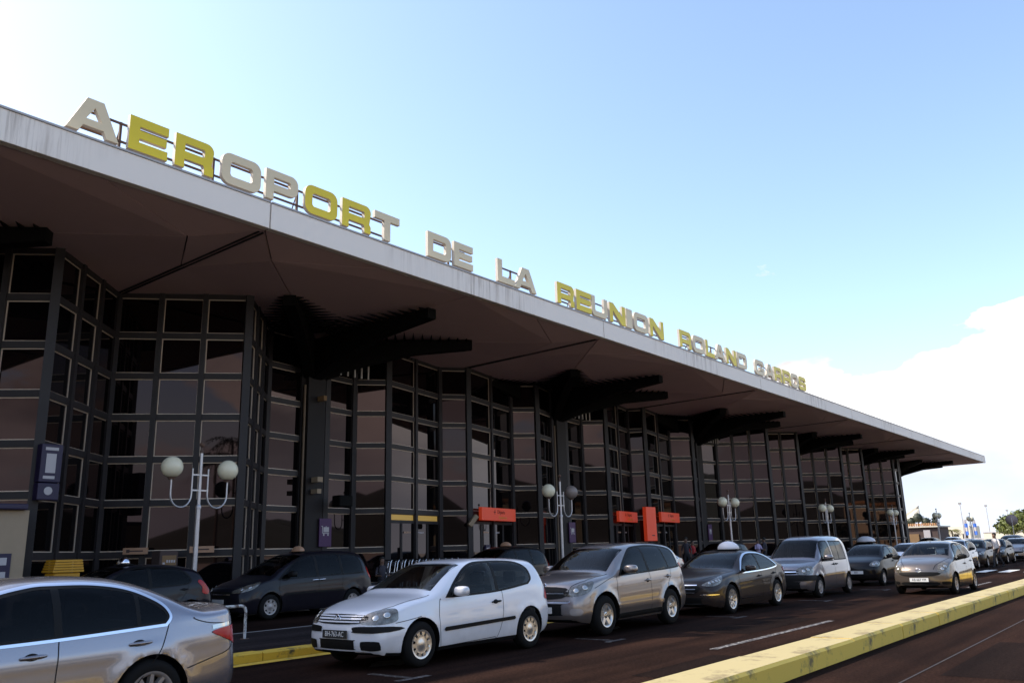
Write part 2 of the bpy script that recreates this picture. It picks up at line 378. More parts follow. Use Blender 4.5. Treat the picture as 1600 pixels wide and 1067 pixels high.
# ------------------------------------------------------------------ ground, roads, kerbs, markings
def sheet(name, x0, y0, x1, y1, z, m, nx=1, ny=1, parent=None):
    b = MB(); v = []; f = []
    for j in range(ny + 1):
        for i in range(nx + 1): v.append((x0 + (x1 - x0) * i / nx, y0 + (y1 - y0) * j / ny, z))
    for j in range(ny):
        for i in range(nx): f.append((j * (nx + 1) + i, j * (nx + 1) + i + 1, (j + 1) * (nx + 1) + i + 1, (j + 1) * (nx + 1) + i))
    b.add(v, f)
    return b.build(name, m, parent)
tag(sheet('ground', -3000, -3000, 4000, 3000, -0.03, M_GROUND), kind='structure')
tag(sheet('road', -90, -16, 150, 46, 0.0, M_ASPH), kind='structure')

def kerb_run(name, x0, x1, y0, y1, h, step, mats, label=None, top_bevel=0.03):
    root = empty(name, (x0, y0, 0)); tag(root, kind='structure')
    b = MB(); L = step - 0.02; w = y1 - y0; e = top_bevel
    # chamfered section, top face uses slot 1
    sec = [(0, 0), (0, h - e), (e, h), (w - e, h), (w, h - e), (w, 0)]
    v = [(0, y, z) for y, z in sec] + [(L, y, z) for y, z in sec]
    n = len(sec)
    fs = [((i, i + 1, n + i + 1, n + i), 1 if i == 2 else 0) for i in range(n - 1)]
    for f, mi in fs: b.add(v, [f], mi)
    b.add(v, [tuple(range(n)), tuple(range(2 * n - 1, n - 1, -1))], 0)
    me = b.mesh('kerb_stone', mats)
    bm = bmesh.new(); bm.from_mesh(me); bmesh.ops.remove_doubles(bm, verts=bm.verts, dist=1e-5); bmesh.ops.recalc_face_normals(bm, faces=bm.faces); bm.to_mesh(me); bm.free()
    k = 0; x = x0
    while x < x1 - 1e-6:
        o = bpy.data.objects.new('kerb_stone', me); link(o, root)
        o.location = (x - x0, rnd.uniform(-0.008, 0.008), rnd.uniform(-0.006, 0.004)); o.rotation_euler = (rnd.uniform(-.006, .006), 0, rnd.uniform(-0.003, 0.003))
        x += step
    return root
kerb_run('kerb', -10.0, 92.0, 4.10, 4.76, 0.235, 2.55, (M_YEL, M_YELTOP), top_bevel=0.035)
kerb_run('island_kerb', -26.0, 100.0, 11.9, 12.2, 0.14, 1.5, (M_YELDK, M_YELDK), top_bevel=0.02)
tag(sheet('gutter_line', -26, 11.62, 100, 11.89, 0.004, M_YELDK), kind='structure')
b = MB(); b.box(-90, 12.205, -0.02, 100, 15.4, 0.12); tag(b.build('traffic_island', M_ASPH2), kind='structure')
b = MB(); b.box(-90, 21.65, -0.02, 118, 29.5, 0.14); tag(b.build('pavement', M_PAVE), kind='structure')
b = MB(); b.box(-90, 21.5, -0.02, 118, 21.645, 0.15); tag(b.build('pavement_kerb', mat('kerb_grey', (0.2, 0.18, 0.17), 0.8)), kind='structure')
b = MB(); b.box(-90, 15.404, -0.02, 100, 15.5, 0.125); tag(b.build('island_edge', mat('kerb_grey', (0.2, 0.18, 0.17), 0.8)), kind='structure')
# worn lane line, bay marks, crossing
b = MB()
def strip(b, x0, x1, y, w=0.1, z=0.004):
    b.add([(x0, y - w / 2, z), (x1, y - w / 2, z), (x1, y + w / 2, z), (x0, y + w / 2, z)], [(0, 1, 2, 3)])
for x0, x1 in ((12.8, 18.4), (32, 36)): strip(b, x0, x1, 6.25, 0.13)
tag(b.build('lane_line', M_WHITEROAD), kind='structure')
b = MB()
for x in (8.0, 13.0, 18.3, 24.2, 30.0, 35.6):
    strip(b, x, x + 0.6, 8.35, 0.11); b.add([(x + .25, 8.42, .004), (x + .36, 8.42, .004), (x + .36, 9.2, .004), (x + .25, 9.2, .004)], [(0, 1, 2, 3)])
tag(b.build('parking_bay_lines', worn('bay_white', (0.26, 0.23, 0.21), (0.016, 0.0085, 0.0065), 0.42, 8)), kind='structure')
b = MB(); strip(b, 8.5, 60, 2.95, 0.025); tag(b.build('road_joint', worn('joint_grit', (0.045, 0.03, 0.018), (0.015, 0.009, 0.007), 0.43, 5)), kind='structure')
M_PATCH = asphalt('asphalt_patch', (0.0085, 0.0055, 0.005), (0.014, 0.0085, 0.007))
for x0, y0, x1, y1 in ((15.2, 6.7, 18.9, 7.75), (22.5, 5.0, 30.5, 5.9), (11.5, 1.6, 15.5, 2.7), (9.8, 5.1, 12.2, 5.95)):
    tag(sheet('road_patch', x0, y0, x1, y1, .003, M_PATCH), kind='structure')
M_OIL = worn('oil_stain', (0.004, 0.0035, 0.0035), (0.014, 0.008, 0.0065), 0.5, 3)
for x in (9.4, 15.2, 21.3, 27.4, 34.2):
    b = MB(); n = 18; b.add([(x + .5 * math.cos(6.283 * k / n) * rnd.uniform(.7, 1.2), 9.8 + .32 * math.sin(6.283 * k / n) * rnd.uniform(.7, 1.2), .004) for k in range(n)], [tuple(range(n))]); tag(b.build('oil_stain', M_OIL), kind='structure')
cw = empty('zebra_crossing', (47, 7, 0)); tag(cw, kind='structure')
for y in (5.3, 6.35, 7.4, 8.4, 9.4, 10.4):
    b = MB(); strip(b, -0.9, 2.3, y - 7, 0.5); b.build('crossing_stripe', M_WHITEROAD2, cw)

# ------------------------------------------------------------------ terminal
TERM = empty('airport_terminal', (13.1, 24.5, 0))
tag(TERM, 'long dark glass airport terminal with folded facade under a white edged overhanging roof', 'airport terminal')
TO = Vector((13.1, 24.5, 0))
def tl(o):   # local location under the terminal
    o.location = Vector(o.location) - TO; return o
BAY = 17.4; J0 = 13.1
ZS, ZT = 10.57, 11.31
ROWS = [0.35, 1.79, 3.40, 4.80, 6.20, 7.60, 9.00, 10.42]
A = [(-8.2, 27.8), (-6.1, 27.4), (-3.2, 24.5), (0, 27.4), (3.2, 24.5), (6.1, 27.4), (8.2, 27.7)]
AN = [1, 3, 3, 3, 3, 1]
AN = [1, 3, 3, 3, 3, 1]
B = [(22.46, 27.8), (24.12, 28.0), (25.26, 27.0), (29.45, 27.9), (30.58, 27.0), (35.14, 28.0), (36.21, 27.0), (38.34, 27.6)]
BN = [1, 1, 2, 1, 2, 1, 1]
C = [(40.0, 27.8), (42.07, 28.1), (43.13, 27.0), (47.46, 28.0), (48.04, 27.1), (53.17, 28.1), (54.53, 27.0), (55.85, 27.4)]
SEGS = []          # (x0, y0, x1, y1, panes, bay)
def seg_run(pts, ns, bay):
    for (a, b_), n in zip(zip(pts[:-1], pts[1:]), ns): SEGS.append((a[0], a[1], b_[0], b_[1], n, bay))
for j, bay in ((J0, 0), (J0 + 3 * BAY, 3), (J0 + 4 * BAY, 4)):
    seg_run([(j + x, y) for x, y in A], AN, bay)
seg_run(B, BN, 1); seg_run(C, BN, 2)
j = J0 + 5 * BAY
seg_run([(j + x, y) for x, y in A[:3]] + [(j - 1.4, 24.5)], [1, 3, 1], 5)
seg_run([(J0 - BAY + x, y) for x, y in A], AN, -1)
pane_cache = {}
def pane_mesh(w, h):
    k = (round(w, 2), round(h, 2))
    if k in pane_cache: return pane_cache[k]
    m = MB(); t = 0.03; yo = -0.014; yi = 0.010
    o = [(0, 0), (w, 0), (w, h), (0, h)]; i_ = [(t, t), (w - t, t), (w - t, h - t), (t, h - t)]
    v = [(x, yo, z) for x, z in o] + [(x, yo, z) for x, z in i_] + [(x, yi, z) for x, z in i_]
    for q in range(4):
        q2 = (q + 1) % 4
        m.add(v, [(q, q2, 4 + q2, 4 + q)], 1); m.add(v, [(4 + q, 4 + q2, 8 + q2, 8 + q)], 1)
    m.add(v, [(8, 9, 10, 11)], 0)
    me = m.mesh('window_pane', [M_GLASS, M_BEAD]); pane_cache[k] = me; return me
mull_me = {}
def box_me(key, name, dims, m):
    if key in mull_me: return mull_me[key]
    b = MB(); b.box(*dims); mull_me[key] = b.mesh(name, m); return mull_me[key]
rest_p, rest_f = MB(), MB()
DOORS = {(1, 2), (1, 4), (2, 2), (2, 4)}
cnt = {}
npane = 0
def put(me, name, x, y, z, rz, parent=TERM):
    o = bpy.data.objects.new(name, me); o.location = Vector((x, y, z)) - TO; o.rotation_euler = (0, 0, rz); return link(o, parent)
def far_rank(s):
    return (0 if s[5] in (0, 1, 2, 3) else 1)
bayidx = {}
n_mull = n_tran = 0
used_post = set()
for s in sorted(SEGS, key=far_rank):
    x0, y0, x1, y1, n, bay = s
    bi = bayidx.get(bay, 0); bayidx[bay] = bi + 1
    L = math.hypot(x1 - x0, y1 - y0); tx, ty = (x1 - x0) / L, (y1 - y0) / L; rz = math.atan2(ty, tx)
    W = L / n; pw = 0.17 if n > 1 or L < 2.4 else 0.2
    door = (bay, bi) in DOORS
    hidden = bay in (-1,) or (bay in (3, 4) and bi in (2, 4, 5)) 
    for k in range(n):
        px, py = x0 + tx * W * k, y0 + ty * W * k
        for r_ in range(len(ROWS) - 1):
            if door and r_ < 2: continue
            z0, z1 = ROWS[r_], ROWS[r_ + 1]
            w, h = W - pw, z1 - z0 - 0.2
            ox, oy = px + tx * pw / 2, py + ty * pw / 2
            if npane < 300 and not hidden:
                o = put(pane_mesh(w, h), 'window_pane', ox, oy, z0 + 0.1, rz + R(rnd.gauss(0, 0.25)))
                o.rotation_euler[0] = R(rnd.gauss(0, 0.2)); npane += 1
            else:
                me = pane_mesh(w, h); Mx = Matrix.Translation(Vector((ox, oy, z0 + 0.1)) - TO) @ Matrix.Rotation(rz + R(rnd.gauss(0, 0.25)), 4, 'Z')
                for p in me.polygons:
                    rest_p.add([Mx @ me.vertices[i].co for i in p.vertices], [tuple(range(len(p.vertices)))], p.material_index)
    for k in range(n + 1):
        px, py = x0 + tx * W * k, y0 + ty * W * k
        key = (round(px, 1), round(py, 1))
        if key in used_post: continue
        used_post.add(key)
        zb = 0.14
        wd = 0.13 if k in (0, n) else pw / 2
        if not hidden or k == 0:
            put(box_me(('m', wd), 'mullion', (-wd, -0.13, zb, wd, 0.14, 10.62), M_FRAME), 'mullion', px, py, 0, rz if 0 < k < n else rz * 0.5)
        else:
            Mx = Matrix.Translation(Vector((px, py, 0)) - TO) @ Matrix.Rotation(rz, 4, 'Z')
            bb = MB(); bb.box(-wd, -0.13, zb, wd, 0.14, 10.62)
            rest_f.add([Mx @ Vector(v) for v in bb.v], bb.f)
    for r_, z in enumerate(ROWS):
        if door and r_ < 2: continue
        hh = 0.1
        zl, zh = (0.14, ROWS[0] + 0.1) if r_ == 0 else ((z - 0.1, 10.6) if r_ == len(ROWS) - 1 else (z - 0.1, z + 0.1))
        if n_tran < 290 and not hidden:
            put(box_me(('t', round(L, 2), r_), 'transom', (0.06, -0.075, zl, L - 0.06, 0.12, zh), M_FRAME), 'transom', x0, y0, 0, rz); n_tran += 1
        else:
            Mx = Matrix.Translation(Vector((x0, y0, 0)) - TO) @ Matrix.Rotation(rz, 4, 'Z')
            bb = MB(); bb.box(0.06, -0.075, zl, L - 0.06, 0.12, zh); rest_f.add([Mx @ Vector(v) for v in bb.v], bb.f)
    # dark lining behind the glazing
    rest_f.add([Vector((x0 + ty * -0.1, y0 + tx * 0.16, 0.1)) - TO, Vector((x1 + ty * -0.1, y1 + tx * 0.16, 0.1)) - TO,
                Vector((x1 + ty * -0.1, y1 + tx * 0.16, 10.6)) - TO, Vector((x0 + ty * -0.1, y0 + tx * 0.16, 10.6)) - TO], [(0, 1, 2, 3)])
    if door:
        # sliding glass doors: two fixed lights, two leaves
        dw = L / 4
        for k in range(4):
            m = MB(); t = 0.055; w = dw - 0.03; h = 2.8
            for bx in ((0, 0, t, h), (w - t, 0, w, h), (t, 0, w - t, t * 1.6), (t, h - t, w - t, h)): m.box(bx[0], -0.03, bx[1], bx[2], 0.03, bx[3], 1)
            m.add([(t, 0, t), (w - t, 0, t), (w - t, 0, h - t), (t, 0, h - t)], [(0, 1, 2, 3)], 0)
            if 0 < k < 3:   # amber and white dashes standing in for lettering on the leaf
                for q in range(5): m.box(0.18 + q * 0.11, -0.035, 2.32, 0.25 + q * 0.11, -0.032, 2.40, 2)
            o = m.build('sliding_door', [M_GLASS, M_FRAME, M_WHITE if k == 2 else M_TAXIO], TERM)
            o.location = Vector((x0 + tx * (dw * k + 0.015) - ty * 0.05, y0 + ty * (dw * k + 0.015), 0.145)) - TO; o.rotation_euler = (0, 0, rz)
        m = MB(); m.box(0.1, -0.05, 2.95, L - 0.1, 0.1, 3.02); m.box(0.1, -0.05, 3.27, L - 0.1, 0.1, 3.34)
        o = m.build('door_header', M_FRAME, TERM); o.location = Vector((x0, y0, 0)) - TO; o.rotation_euler = (0, 0, rz)
        m = MB()
        for a_, b_ in ((0.15, L / 2 - 0.12), (L / 2 + 0.12, L - 0.2)): m.box(a_, 0.0, 3.03, b_, 0.06, 3.26)
        o = m.build('transom_light', M_WARM if (bay, bi) == (1, 2) else M_GLASS, TERM); o.location = Vector((x0, y0, 0)) - TO; o.rotation_euler = (0, 0, rz)
o = rest_p.build('distant_window_panes', [M_GLASS, M_BEAD], TERM); tag(o, kind='stuff')
o = rest_f.build('distant_window_frames', M_FRAME, TERM); tag(o, kind='stuff')
# end pier, and a solid dark box added behind the glazing to block light
b = MB(); b.box(98.72, 24.38, 0.1, 99.5, 26.2, 10.6); b.box(98.9, 26.21, 0.1, 99.3, 45, 10.6); tl(b.build('end_wall', M_COLUMN, TERM))
b = MB(); b.box(-12.6, 28.3, 0.1, 98.6, 45, 10.3); tl(b.build('hall_light_block', M_DARK, TERM))
# columns on the bay centres, each with its fan of steel brackets
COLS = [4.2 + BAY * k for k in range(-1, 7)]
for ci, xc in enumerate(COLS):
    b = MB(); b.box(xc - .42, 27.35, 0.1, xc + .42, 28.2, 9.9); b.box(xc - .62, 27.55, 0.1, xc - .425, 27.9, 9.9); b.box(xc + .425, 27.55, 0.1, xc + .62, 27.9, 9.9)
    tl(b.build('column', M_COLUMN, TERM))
    b = MB(); b.tube([(xc - .52, 27.46, 0.14), (xc - .52, 27.46, 8.4)], 0.05, 8); tl(b.build('drain_pipe', mat('pipe_brown', (0.16, 0.11, 0.07), 0.6), TERM))
    dirs = [(-45, 6.75), (-90, 7.0), (-135, 6.5), (0, 5.9), (180, 5.9)]
    for (ang, ln) in dirs:
        a = R(ang); d = Vector((math.cos(a), math.sin(a), 0)); n_ = Vector((-d.y, d.x, 0))
        base = Vector((xc, 27.78, 0)) - TO; hw = 0.21
        def P(r_, sgn, z): return tuple(base + d * r_ + n_ * (hw * sgn) + Vector((0, 0, z)))
        b = MB()
        st = [(0.0, 8.5, 10.36), (1.6, 9.15, 10.37), (4.2, 9.78, 10.39), (ln, 10.02, 10.40)]
        for (r0, b0, t0), (r1, b1, t1) in zip(st[:-1], st[1:]):
            b.hexa([P(r0, -1, b0), P(r1, -1, b1), P(r1, 1, b1), P(r0, 1, b0)], [P(r0, -1, t0), P(r1, -1, t1), P(r1, 1, t1), P(r0, 1, t0)])
        b.build('bracket_arm', M_BLACK, TERM)
        # ribs across the top of the arm, growing towards the column
        each = ci in (2, 3) and ang < -1; joined = MB()
        nr = 14
        for k in range(nr):
            r_ = ln - 0.25 - k * (ln - 1.5) / nr
            sp_ = 0.25 + 1.25 * min(1, k / nr * 1.7)
            for sg in (-1, 1):
                q = MB() if each else joined
                p0 = base + d * r_ + n_ * (hw * sg)
                p1 = base + d * r_ + n_ * ((hw + sp_) * sg)
                tri = [p0 + Vector((0, 0, 10.31)), p1 + Vector((0, 0, 10.385)), p0 + Vector((0, 0, 10.41)), p1 + Vector((0, 0, 10.40))]
                th = d * 0.05; te = d * 0.006
                vs_ = [tri[0] - th, tri[1] - te, tri[3] - te, tri[2] - th, tri[0] + th, tri[1] + te, tri[3] + te, tri[2] + th]
                q.add(vs_, [(0, 1, 2, 3), (7, 6, 5, 4), (0, 4, 5, 1), (1, 5, 6, 2), (2, 6, 7, 3), (3, 7, 4, 0)])
                if each: q.build('bracket_rib', M_BLACK, TERM)
        if not each: tag(joined.build('bracket_rib_rows', M_BLACK, TERM), kind='stuff')
# soffit: folded panels with open joints under a dark slab
def soffit_panel(poly):
    c = [sum(p[i] for p in poly) / len(poly) for i in range(3)]
    b = MB(); g = 0.022
    q = []
    n = len(poly)
    for i in range(n):
        p = Vector(poly[i]); pr = Vector(poly[i - 1]); nx = Vector(poly[(i + 1) % n])
        e1 = (p - pr).normalized(); e2 = (nx - p).normalized()
        n1 = Vector((-e1.y, e1.x, 0)); n2 = Vector((-e2.y, e2.x, 0))
        cc = Vector(c) - p
        if n1.dot(cc) < 0: n1, n2 = -n1, -n2
        s = (n1 + n2); s = s / max(0.3, s.dot(n1)); q.append(p + s * g)
    b.add([v for v in q] + [v + Vector((0, 0, 0.1)) for v in q],
          [tuple(range(n)), tuple(range(2 * n - 1, n - 1, -1))] + [(i, (i + 1) % n, n + (i + 1) % n, n + i) for i in range(n)])
    tl(b.build('soffit_panel', M_SOFFIT, TERM))
for k in range(-2, 7):
    xc = 4.4 + BAY * k; h_ = BAY / 2
    for sg in (-1, 1):
        X = lambda t: xc + sg * t
        cor = (X(h_), 19.14, ZS); kink = (X(h_ - 1.4), 20.75, ZS - 0.16); fq = (X(h_ - 4.6), 19.14, ZS); jq = (X(h_), 23.5, ZS - .06)
        mid = (xc, 19.14, ZS); jc = (X(h_), 27.8, ZS - .1); cc = (xc, 27.8, ZS - .1)
        for poly in ((cor, fq, kink), (cor, kink, jq), (mid, cc, kink, fq), (cc, jc, jq, kink)): soffit_panel(poly)
        soffit_panel(((xc, 27.8, ZS - .1), (X(h_), 27.8, ZS - .1), (X(h_), 46, ZS - .1), (xc, 46, ZS - .1)))
XL, XR = 4.4 - BAY * 2.5, J0 + 6 * BAY
b = MB(); b.box(XL, 19.1, ZS + .14, XR - .02, 46, ZT - .06); tl(b.build('roof_slab', M_ROOF, TERM))
# drainage channel in the joint between two bays
for k in range(-1, 7):
    x = J0 + BAY * k
    b = MB()
    for sg in (-1, 1):
        q0, q1 = x + sg * .075 - .028, x + sg * .075 + .028
        b.hexa([(q0, 19.3, ZS - .03), (q1, 19.3, ZS - .03), (q1, 27.3, ZS - .135), (q0, 27.3, ZS - .135)], [(q0, 19.3, ZS + .05), (q1, 19.3, ZS + .05), (q1, 27.3, ZS + .05), (q0, 27.3, ZS + .05)])
    tl(b.build('joint_channel', M_DARK, TERM))
# fascia panels
fxs = [XL + BAY * k for k in range(9)] + [XR]
fxs = sorted(set(round(J0 + BAY * k, 3) for k in range(-3, 7)))
for x0, x1 in zip(fxs[:-1], fxs[1:]):
    b = MB(); L = x1 - x0 - 0.05
    b.box(0, -0.12, 0, L, 0.12, ZT - ZS + 0.02)
    o = b.build('fascia_panel', M_FASCIA, TERM, bevel=0.012); o.location = Vector((x0 + .025, 19.0, ZS - .02)) - TO
    m = MB(); m.box(0, -0.15, 0, L, 0.3, 0.05); o = m.build('roof_edge_strip', mat('edge_cap', (0.42, 0.40, 0.40), 0.5), TERM); o.location = Vector((x0 + .025, 19.0, ZT + .003)) - TO
b = MB(); b.box(XR - .02, 18.88, ZS - .02, XR + .2, 46, ZT); tl(b.build('fascia_end', M_FASCIA, TERM))
# solid pale bars, painted for light through slits beside each column
for xc in COLS[2:6]:
    for k in range(5):
        b = MB(); h = 0.15 + 0.13 * k; x = xc + .9 + .38 * k
        b.box(x, 26.95, 8.95, x + .05, 27.0, 8.95 + h); tl(b.build('light_slit_bar', mat('light_slit_white', (0.6, 0.55, 0.5), 0.5), TERM))
# small fittings on the first visible column
for (x, z, sx, sz, m) in ((21.4, 4.45, .26, .2, M_BEIGE), (21.4, 4.0, .2, .18, M_BEIGE), (21.6, 7.75, .16, .2, M_OCHRE)):
    b = MB(); b.box(x, 26.9, z, x + sx, 27.3, z + sz); tl(b.build('junction_box', m, TERM))
b = MB(); b.box(22.3, 26.6, 3.5, 23.0, 27.1, 3.95); b.box(22.55, 27.1, 3.6, 22.75, 27.4, 3.8); tl(b.build('floodlight', M_BLACK, TERM, bevel=0.05))
b = MB(); b.box(0, -.12, 0, .22, .12, .6); o = b.build('security_camera', M_BEIGE, TERM, bevel=.03); o.location = Vector((30.1, 26.7, 2.85)) - TO; o.rotation_euler = (0, R(38), R(-30))

# ------------------------------------------------------------------ roof lettering
def rr(x0, y0, x1, y1, r, n=6, corners='abcd'):
    """rounded rectangle, counter-clockwise; corners a=bl b=br c=tr d=tl get rounded"""
    P = []
    for (cx, cy, a0, key, px, py) in ((x0 + r, y0 + r, 180, 'a', x0, y0), (x1 - r, y0 + r, 270, 'b', x1, y0), (x1 - r, y1 - r, 0, 'c', x1, y1), (x0 + r, y1 - r, 90, 'd', x0, y1)):
        if key in corners and r > 0:
            for i in range(n + 1):
                a = R(a0 + 90 * i / n); P.append((cx + r * math.cos(a), cy + r * math.sin(a)))
        else: P.append((px, py))
    return P
def glyph(c, w, h=0.9):
    t = 0.255 * h; tv = 0.285 * h     # horizontal and vertical stroke
    if c == 'O': return [rr(0, 0, w, h, .27), rr(tv, t, w - tv, h - t, .10)]
    if c == 'D': return [rr(0, 0, w, h, .27, corners='bc'), rr(tv, t, w - tv, h - t, .10, corners='bc')]
    if c == 'E': return [[(0, 0), (w, 0), (w, t), (tv, t), (tv, h / 2 - t * .45), (w * .96, h / 2 - t * .45), (w * .96, h / 2 + t * .45), (tv, h / 2 + t * .45), (tv, h - t), (w, h - t), (w, h), (0, h)]]
    if c == 'L': return [[(0, 0), (w, 0), (w, t), (tv, t), (tv, h), (0, h)]]
    if c == 'I': return [[(0, 0), (w, 0), (w, h), (0, h)]]
    if c == 'T': return [[(w / 2 - tv / 2, 0), (w / 2 + tv / 2, 0), (w / 2 + tv / 2, h - t), (w, h - t), (w, h), (0, h), (0, h - t), (w / 2 - tv / 2, h - t)]]
    if c == 'N': return [[(0, 0), (tv, 0), (tv, h * .62), (w - tv * 1.25, 0), (w, 0), (w, h), (w - tv, h), (w - tv, h * .40), (tv * 1.25, h), (0, h)]]
    if c == 'U': return [[(0, h)] + rr(0, 0, w, h, .25, corners='ab')[0:14] + [(w, h), (w - tv, h)] + rr(tv, t, w - tv, h, .10, corners='ab')[0:14][::-1] + [(tv, h)]]
    if c == 'A': return [[(0, 0), (tv * 1.1, 0), (tv * 1.1 + .07 * w, h * .2), (w - tv * 1.1 - .07 * w, h * .2), (w - tv * 1.1, 0), (w, 0), (w * .66, h), (w * .34, h)],
                         [(w * .34, h * .40), (w * .66, h * .40), (w * .5, h * .78)]]
    bow = rr(0, h * .36, w, h, .22, corners='bc')
    if c == 'P': return [[(0, 0), (tv, 0), (tv, h * .30)] + [(x, max(y, h * .30)) for x, y in rr(0, h * .30, w, h, .24, corners='bc')[1:]], rr(tv, h * .30 + t * .9, w - tv, h - t * .9, .06, corners='bc')]
    if c == 'R': return [[(0, 0), (tv, 0), (tv, h * .28), (w - tv - .05, h * .28), (w - tv, h * .2), (w - tv, 0), (w, 0), (w, h * .24), (w - .06, h * .34)] + rr(0, h * .36, w, h, .22, corners='bc')[8:], rr(tv, h * .36 + t * .6, w - tv, h - t * .9, .05, corners='bc')]
    if c == 'G': return [rr(0, 0, w, h, .25, corners='ab')[0:14] + [(w, h * .52), (w * .5, h * .52), (w * .5, h * .52 - t * .8), (w - tv, h * .52 - t * .8), (w - tv, t)] + [(tv + .1, t), (tv, t + .1), (tv, h - t - .1), (tv + .1, h - t), (w - tv, h - t), (w - tv, h * .64), (w, h * .64)] + rr(0, 0, w, h, .25, corners='cd')[2:16]]
    if c == 'S': return [[(0.2, 0), (w - .2, 0), (w - .06, .06), (w, .2), (w, h * .45), (w - .06, h * .56), (w - .2, h * .61), (tv, h * .61), (tv, h - t), (w - tv, h - t), (w - tv, h * .7), (w, h * .7), (w, h - .2), (w - .06, h - .06), (w - .2, h), (.2, h), (.06, h - .06), (0, h - .2), (0, h * .53), (.06, h * .43), (.2, h * .39), (w - tv, h * .39), (w - tv, t), (tv, t), (tv, h * .3), (0, h * .3), (0, .2), (.06, .06)]]
def letter(c, x0, x1, face, parent, org):
    w = x1 - x0; h = 0.92
    cu = bpy.data.curves.new('glyph', 'CURVE'); cu.dimensions = '2D'; cu.fill_mode = 'BOTH'; cu.extrude = 0.06; cu.bevel_depth = 0.008; cu.bevel_resolution = 0
    for cont in glyph(c, w, h):
        sp = cu.splines.new('POLY'); sp.points.add(len(cont) - 1); sp.use_cyclic_u = True
        for p, (x, y) in zip(sp.points, cont): p.co = (x, y, 0, 1)
    o = bpy.data.objects.new('g', cu); COL.objects.link(o); me = mesh_of(o); bpy.data.objects.remove(o); bpy.data.curves.remove(cu)
    o = obj_mesh('letter', me, [face, M_LSIDE], parent)
    me.polygons.foreach_set('use_smooth', [False] * len(me.polygons))
    me.polygons.foreach_set('material_index', [0 if p.normal.z > 0.7 else 1 for p in me.polygons])
    o.matrix_local = Matrix.Translation(Vector((x0, 19.5, 11.74)) - org) @ FACE_MY
    o['label'] = ('yellow' if face is M_GOLD else 'cream') + ' letter ' + c
    return o
Y, K = M_GOLD, M_CREAM
WORDS = [('AEROPORT', 'AEROPORT rooftop sign of cream and yellow letters at the near end of the roof', [(7.67, 8.93, K), (9.19, 10.23, Y), (10.45, 11.57, Y), (11.84, 13.1, K), (13.29, 14.41, K), (14.69, 15.93, Y), (16.14, 17.33, Y), (17.52, 18.63, K)]),
         ('DE', 'DE rooftop sign of two cream letters after the word AEROPORT', [(20.02, 21.22, K), (21.39, 22.42, K)]),
         ('LA', 'LA rooftop sign of two cream letters before the word REUNION', [(23.89, 24.93, K), (24.97, 26.36, K)]),
         ('REUNION', 'REUNION rooftop sign of yellow and cream letters in the middle of the roof edge', [(27.85, 29.1, Y), (29.29, 30.46, Y), (30.51, 31.8, K), (32.02, 33.38, Y), (33.5, 34.03, K), (34.21, 35.57, K), (35.76, 37.14, Y)]),
         ('ROLAND', 'ROLAND rooftop sign of yellow and cream letters after the word REUNION', [(38.87, 40.18, Y), (40.41, 41.79, K), (41.95, 43.0, Y), (43.08, 44.42, K), (44.59, 45.92, Y), (46.1, 47.48, K)]),
         ('GARROS', 'GARROS rooftop sign of cream and yellow letters, the farthest word along the roof', [(48.73, 50.13, K), (50.34, 51.7, K), (51.8, 53.0, Y), (53.22, 54.59, Y), (54.7, 56.0, K), (56.12, 57.47, Y)])]
for word, label, pl in WORDS:
    org = Vector((pl[0][0], 19.5, ZT + .02))
    root = empty('rooftop_sign', org); tag(root, label, 'sign', 'words of the lettering along the roof edge')
    for c, (x0, x1, m) in zip(word, pl): letter(c, x0, x1, m, root, org)
    xa, xb = pl[0][0] + .35, pl[-1][1] - .25
    for z in (11.93, 12.42):
        b = MB(); b.box(xa, 19.63, z - .025, xb, 19.68, z + .025); o = b.build('rail', M_RUST, root); o.location = -org
    posts = [0.5 * (pl[i][1] + pl[i + 1][0]) for i in range(0, len(pl) - 1, 2)]
    for x in posts:
        b = MB(); b.box(x - .03, 19.64, ZT - .02, x + .03, 19.70, 12.46); o = b.build('post', M_RUST, root); o.location = -org
        b = MB(); b.tube([(x, 19.68, 12.3), (x, 20.2, ZT)], .02, 6); o = b.build('stay', M_RUST, root); o.location = -org
# ------------------------------------------------------------------ cars (front at local x = 0, rear at x = L, near side is -y)
def smooth_poly(pts, n=5, closed=True):
    """Catmull-Rom through points; a point given with a trailing 'c' stays a corner"""
    P = [(tuple(p[:-1]), True) if p[-1] == 'c' else (tuple(p), False) for p in pts]
    out = []
    N = len(P)
    for i in range(N if closed else N - 1):
        p0, c0 = P[i - 1]; p1, c1 = P[i]; p2, c2 = P[(i + 1) % N]; p3, c3 = P[(i + 2) % N]
        if c1: p0 = p1
        if c2: p3 = p2
        a, b, c, d = (Vector(q) for q in (p0, p1, p2, p3))
        for k in range(n):
            t = k / n
            out.append(tuple(0.5 * ((2 * b) + (c - a) * t + (2 * a - 5 * b + 4 * c - d) * t * t + (3 * b - a - 3 * c + d) * t ** 3)))
    return out
def inside(p, poly):
    r = False; n = len(poly); j = n - 1
    for i in range(n):
        if (poly[i][1] > p[1]) != (poly[j][1] > p[1]) and p[0] < (poly[j][0] - poly[i][0]) * (p[1] - poly[i][1]) / (poly[j][1] - poly[i][1] + 1e-12) + poly[i][0]: r = not r
        j = i
    return r

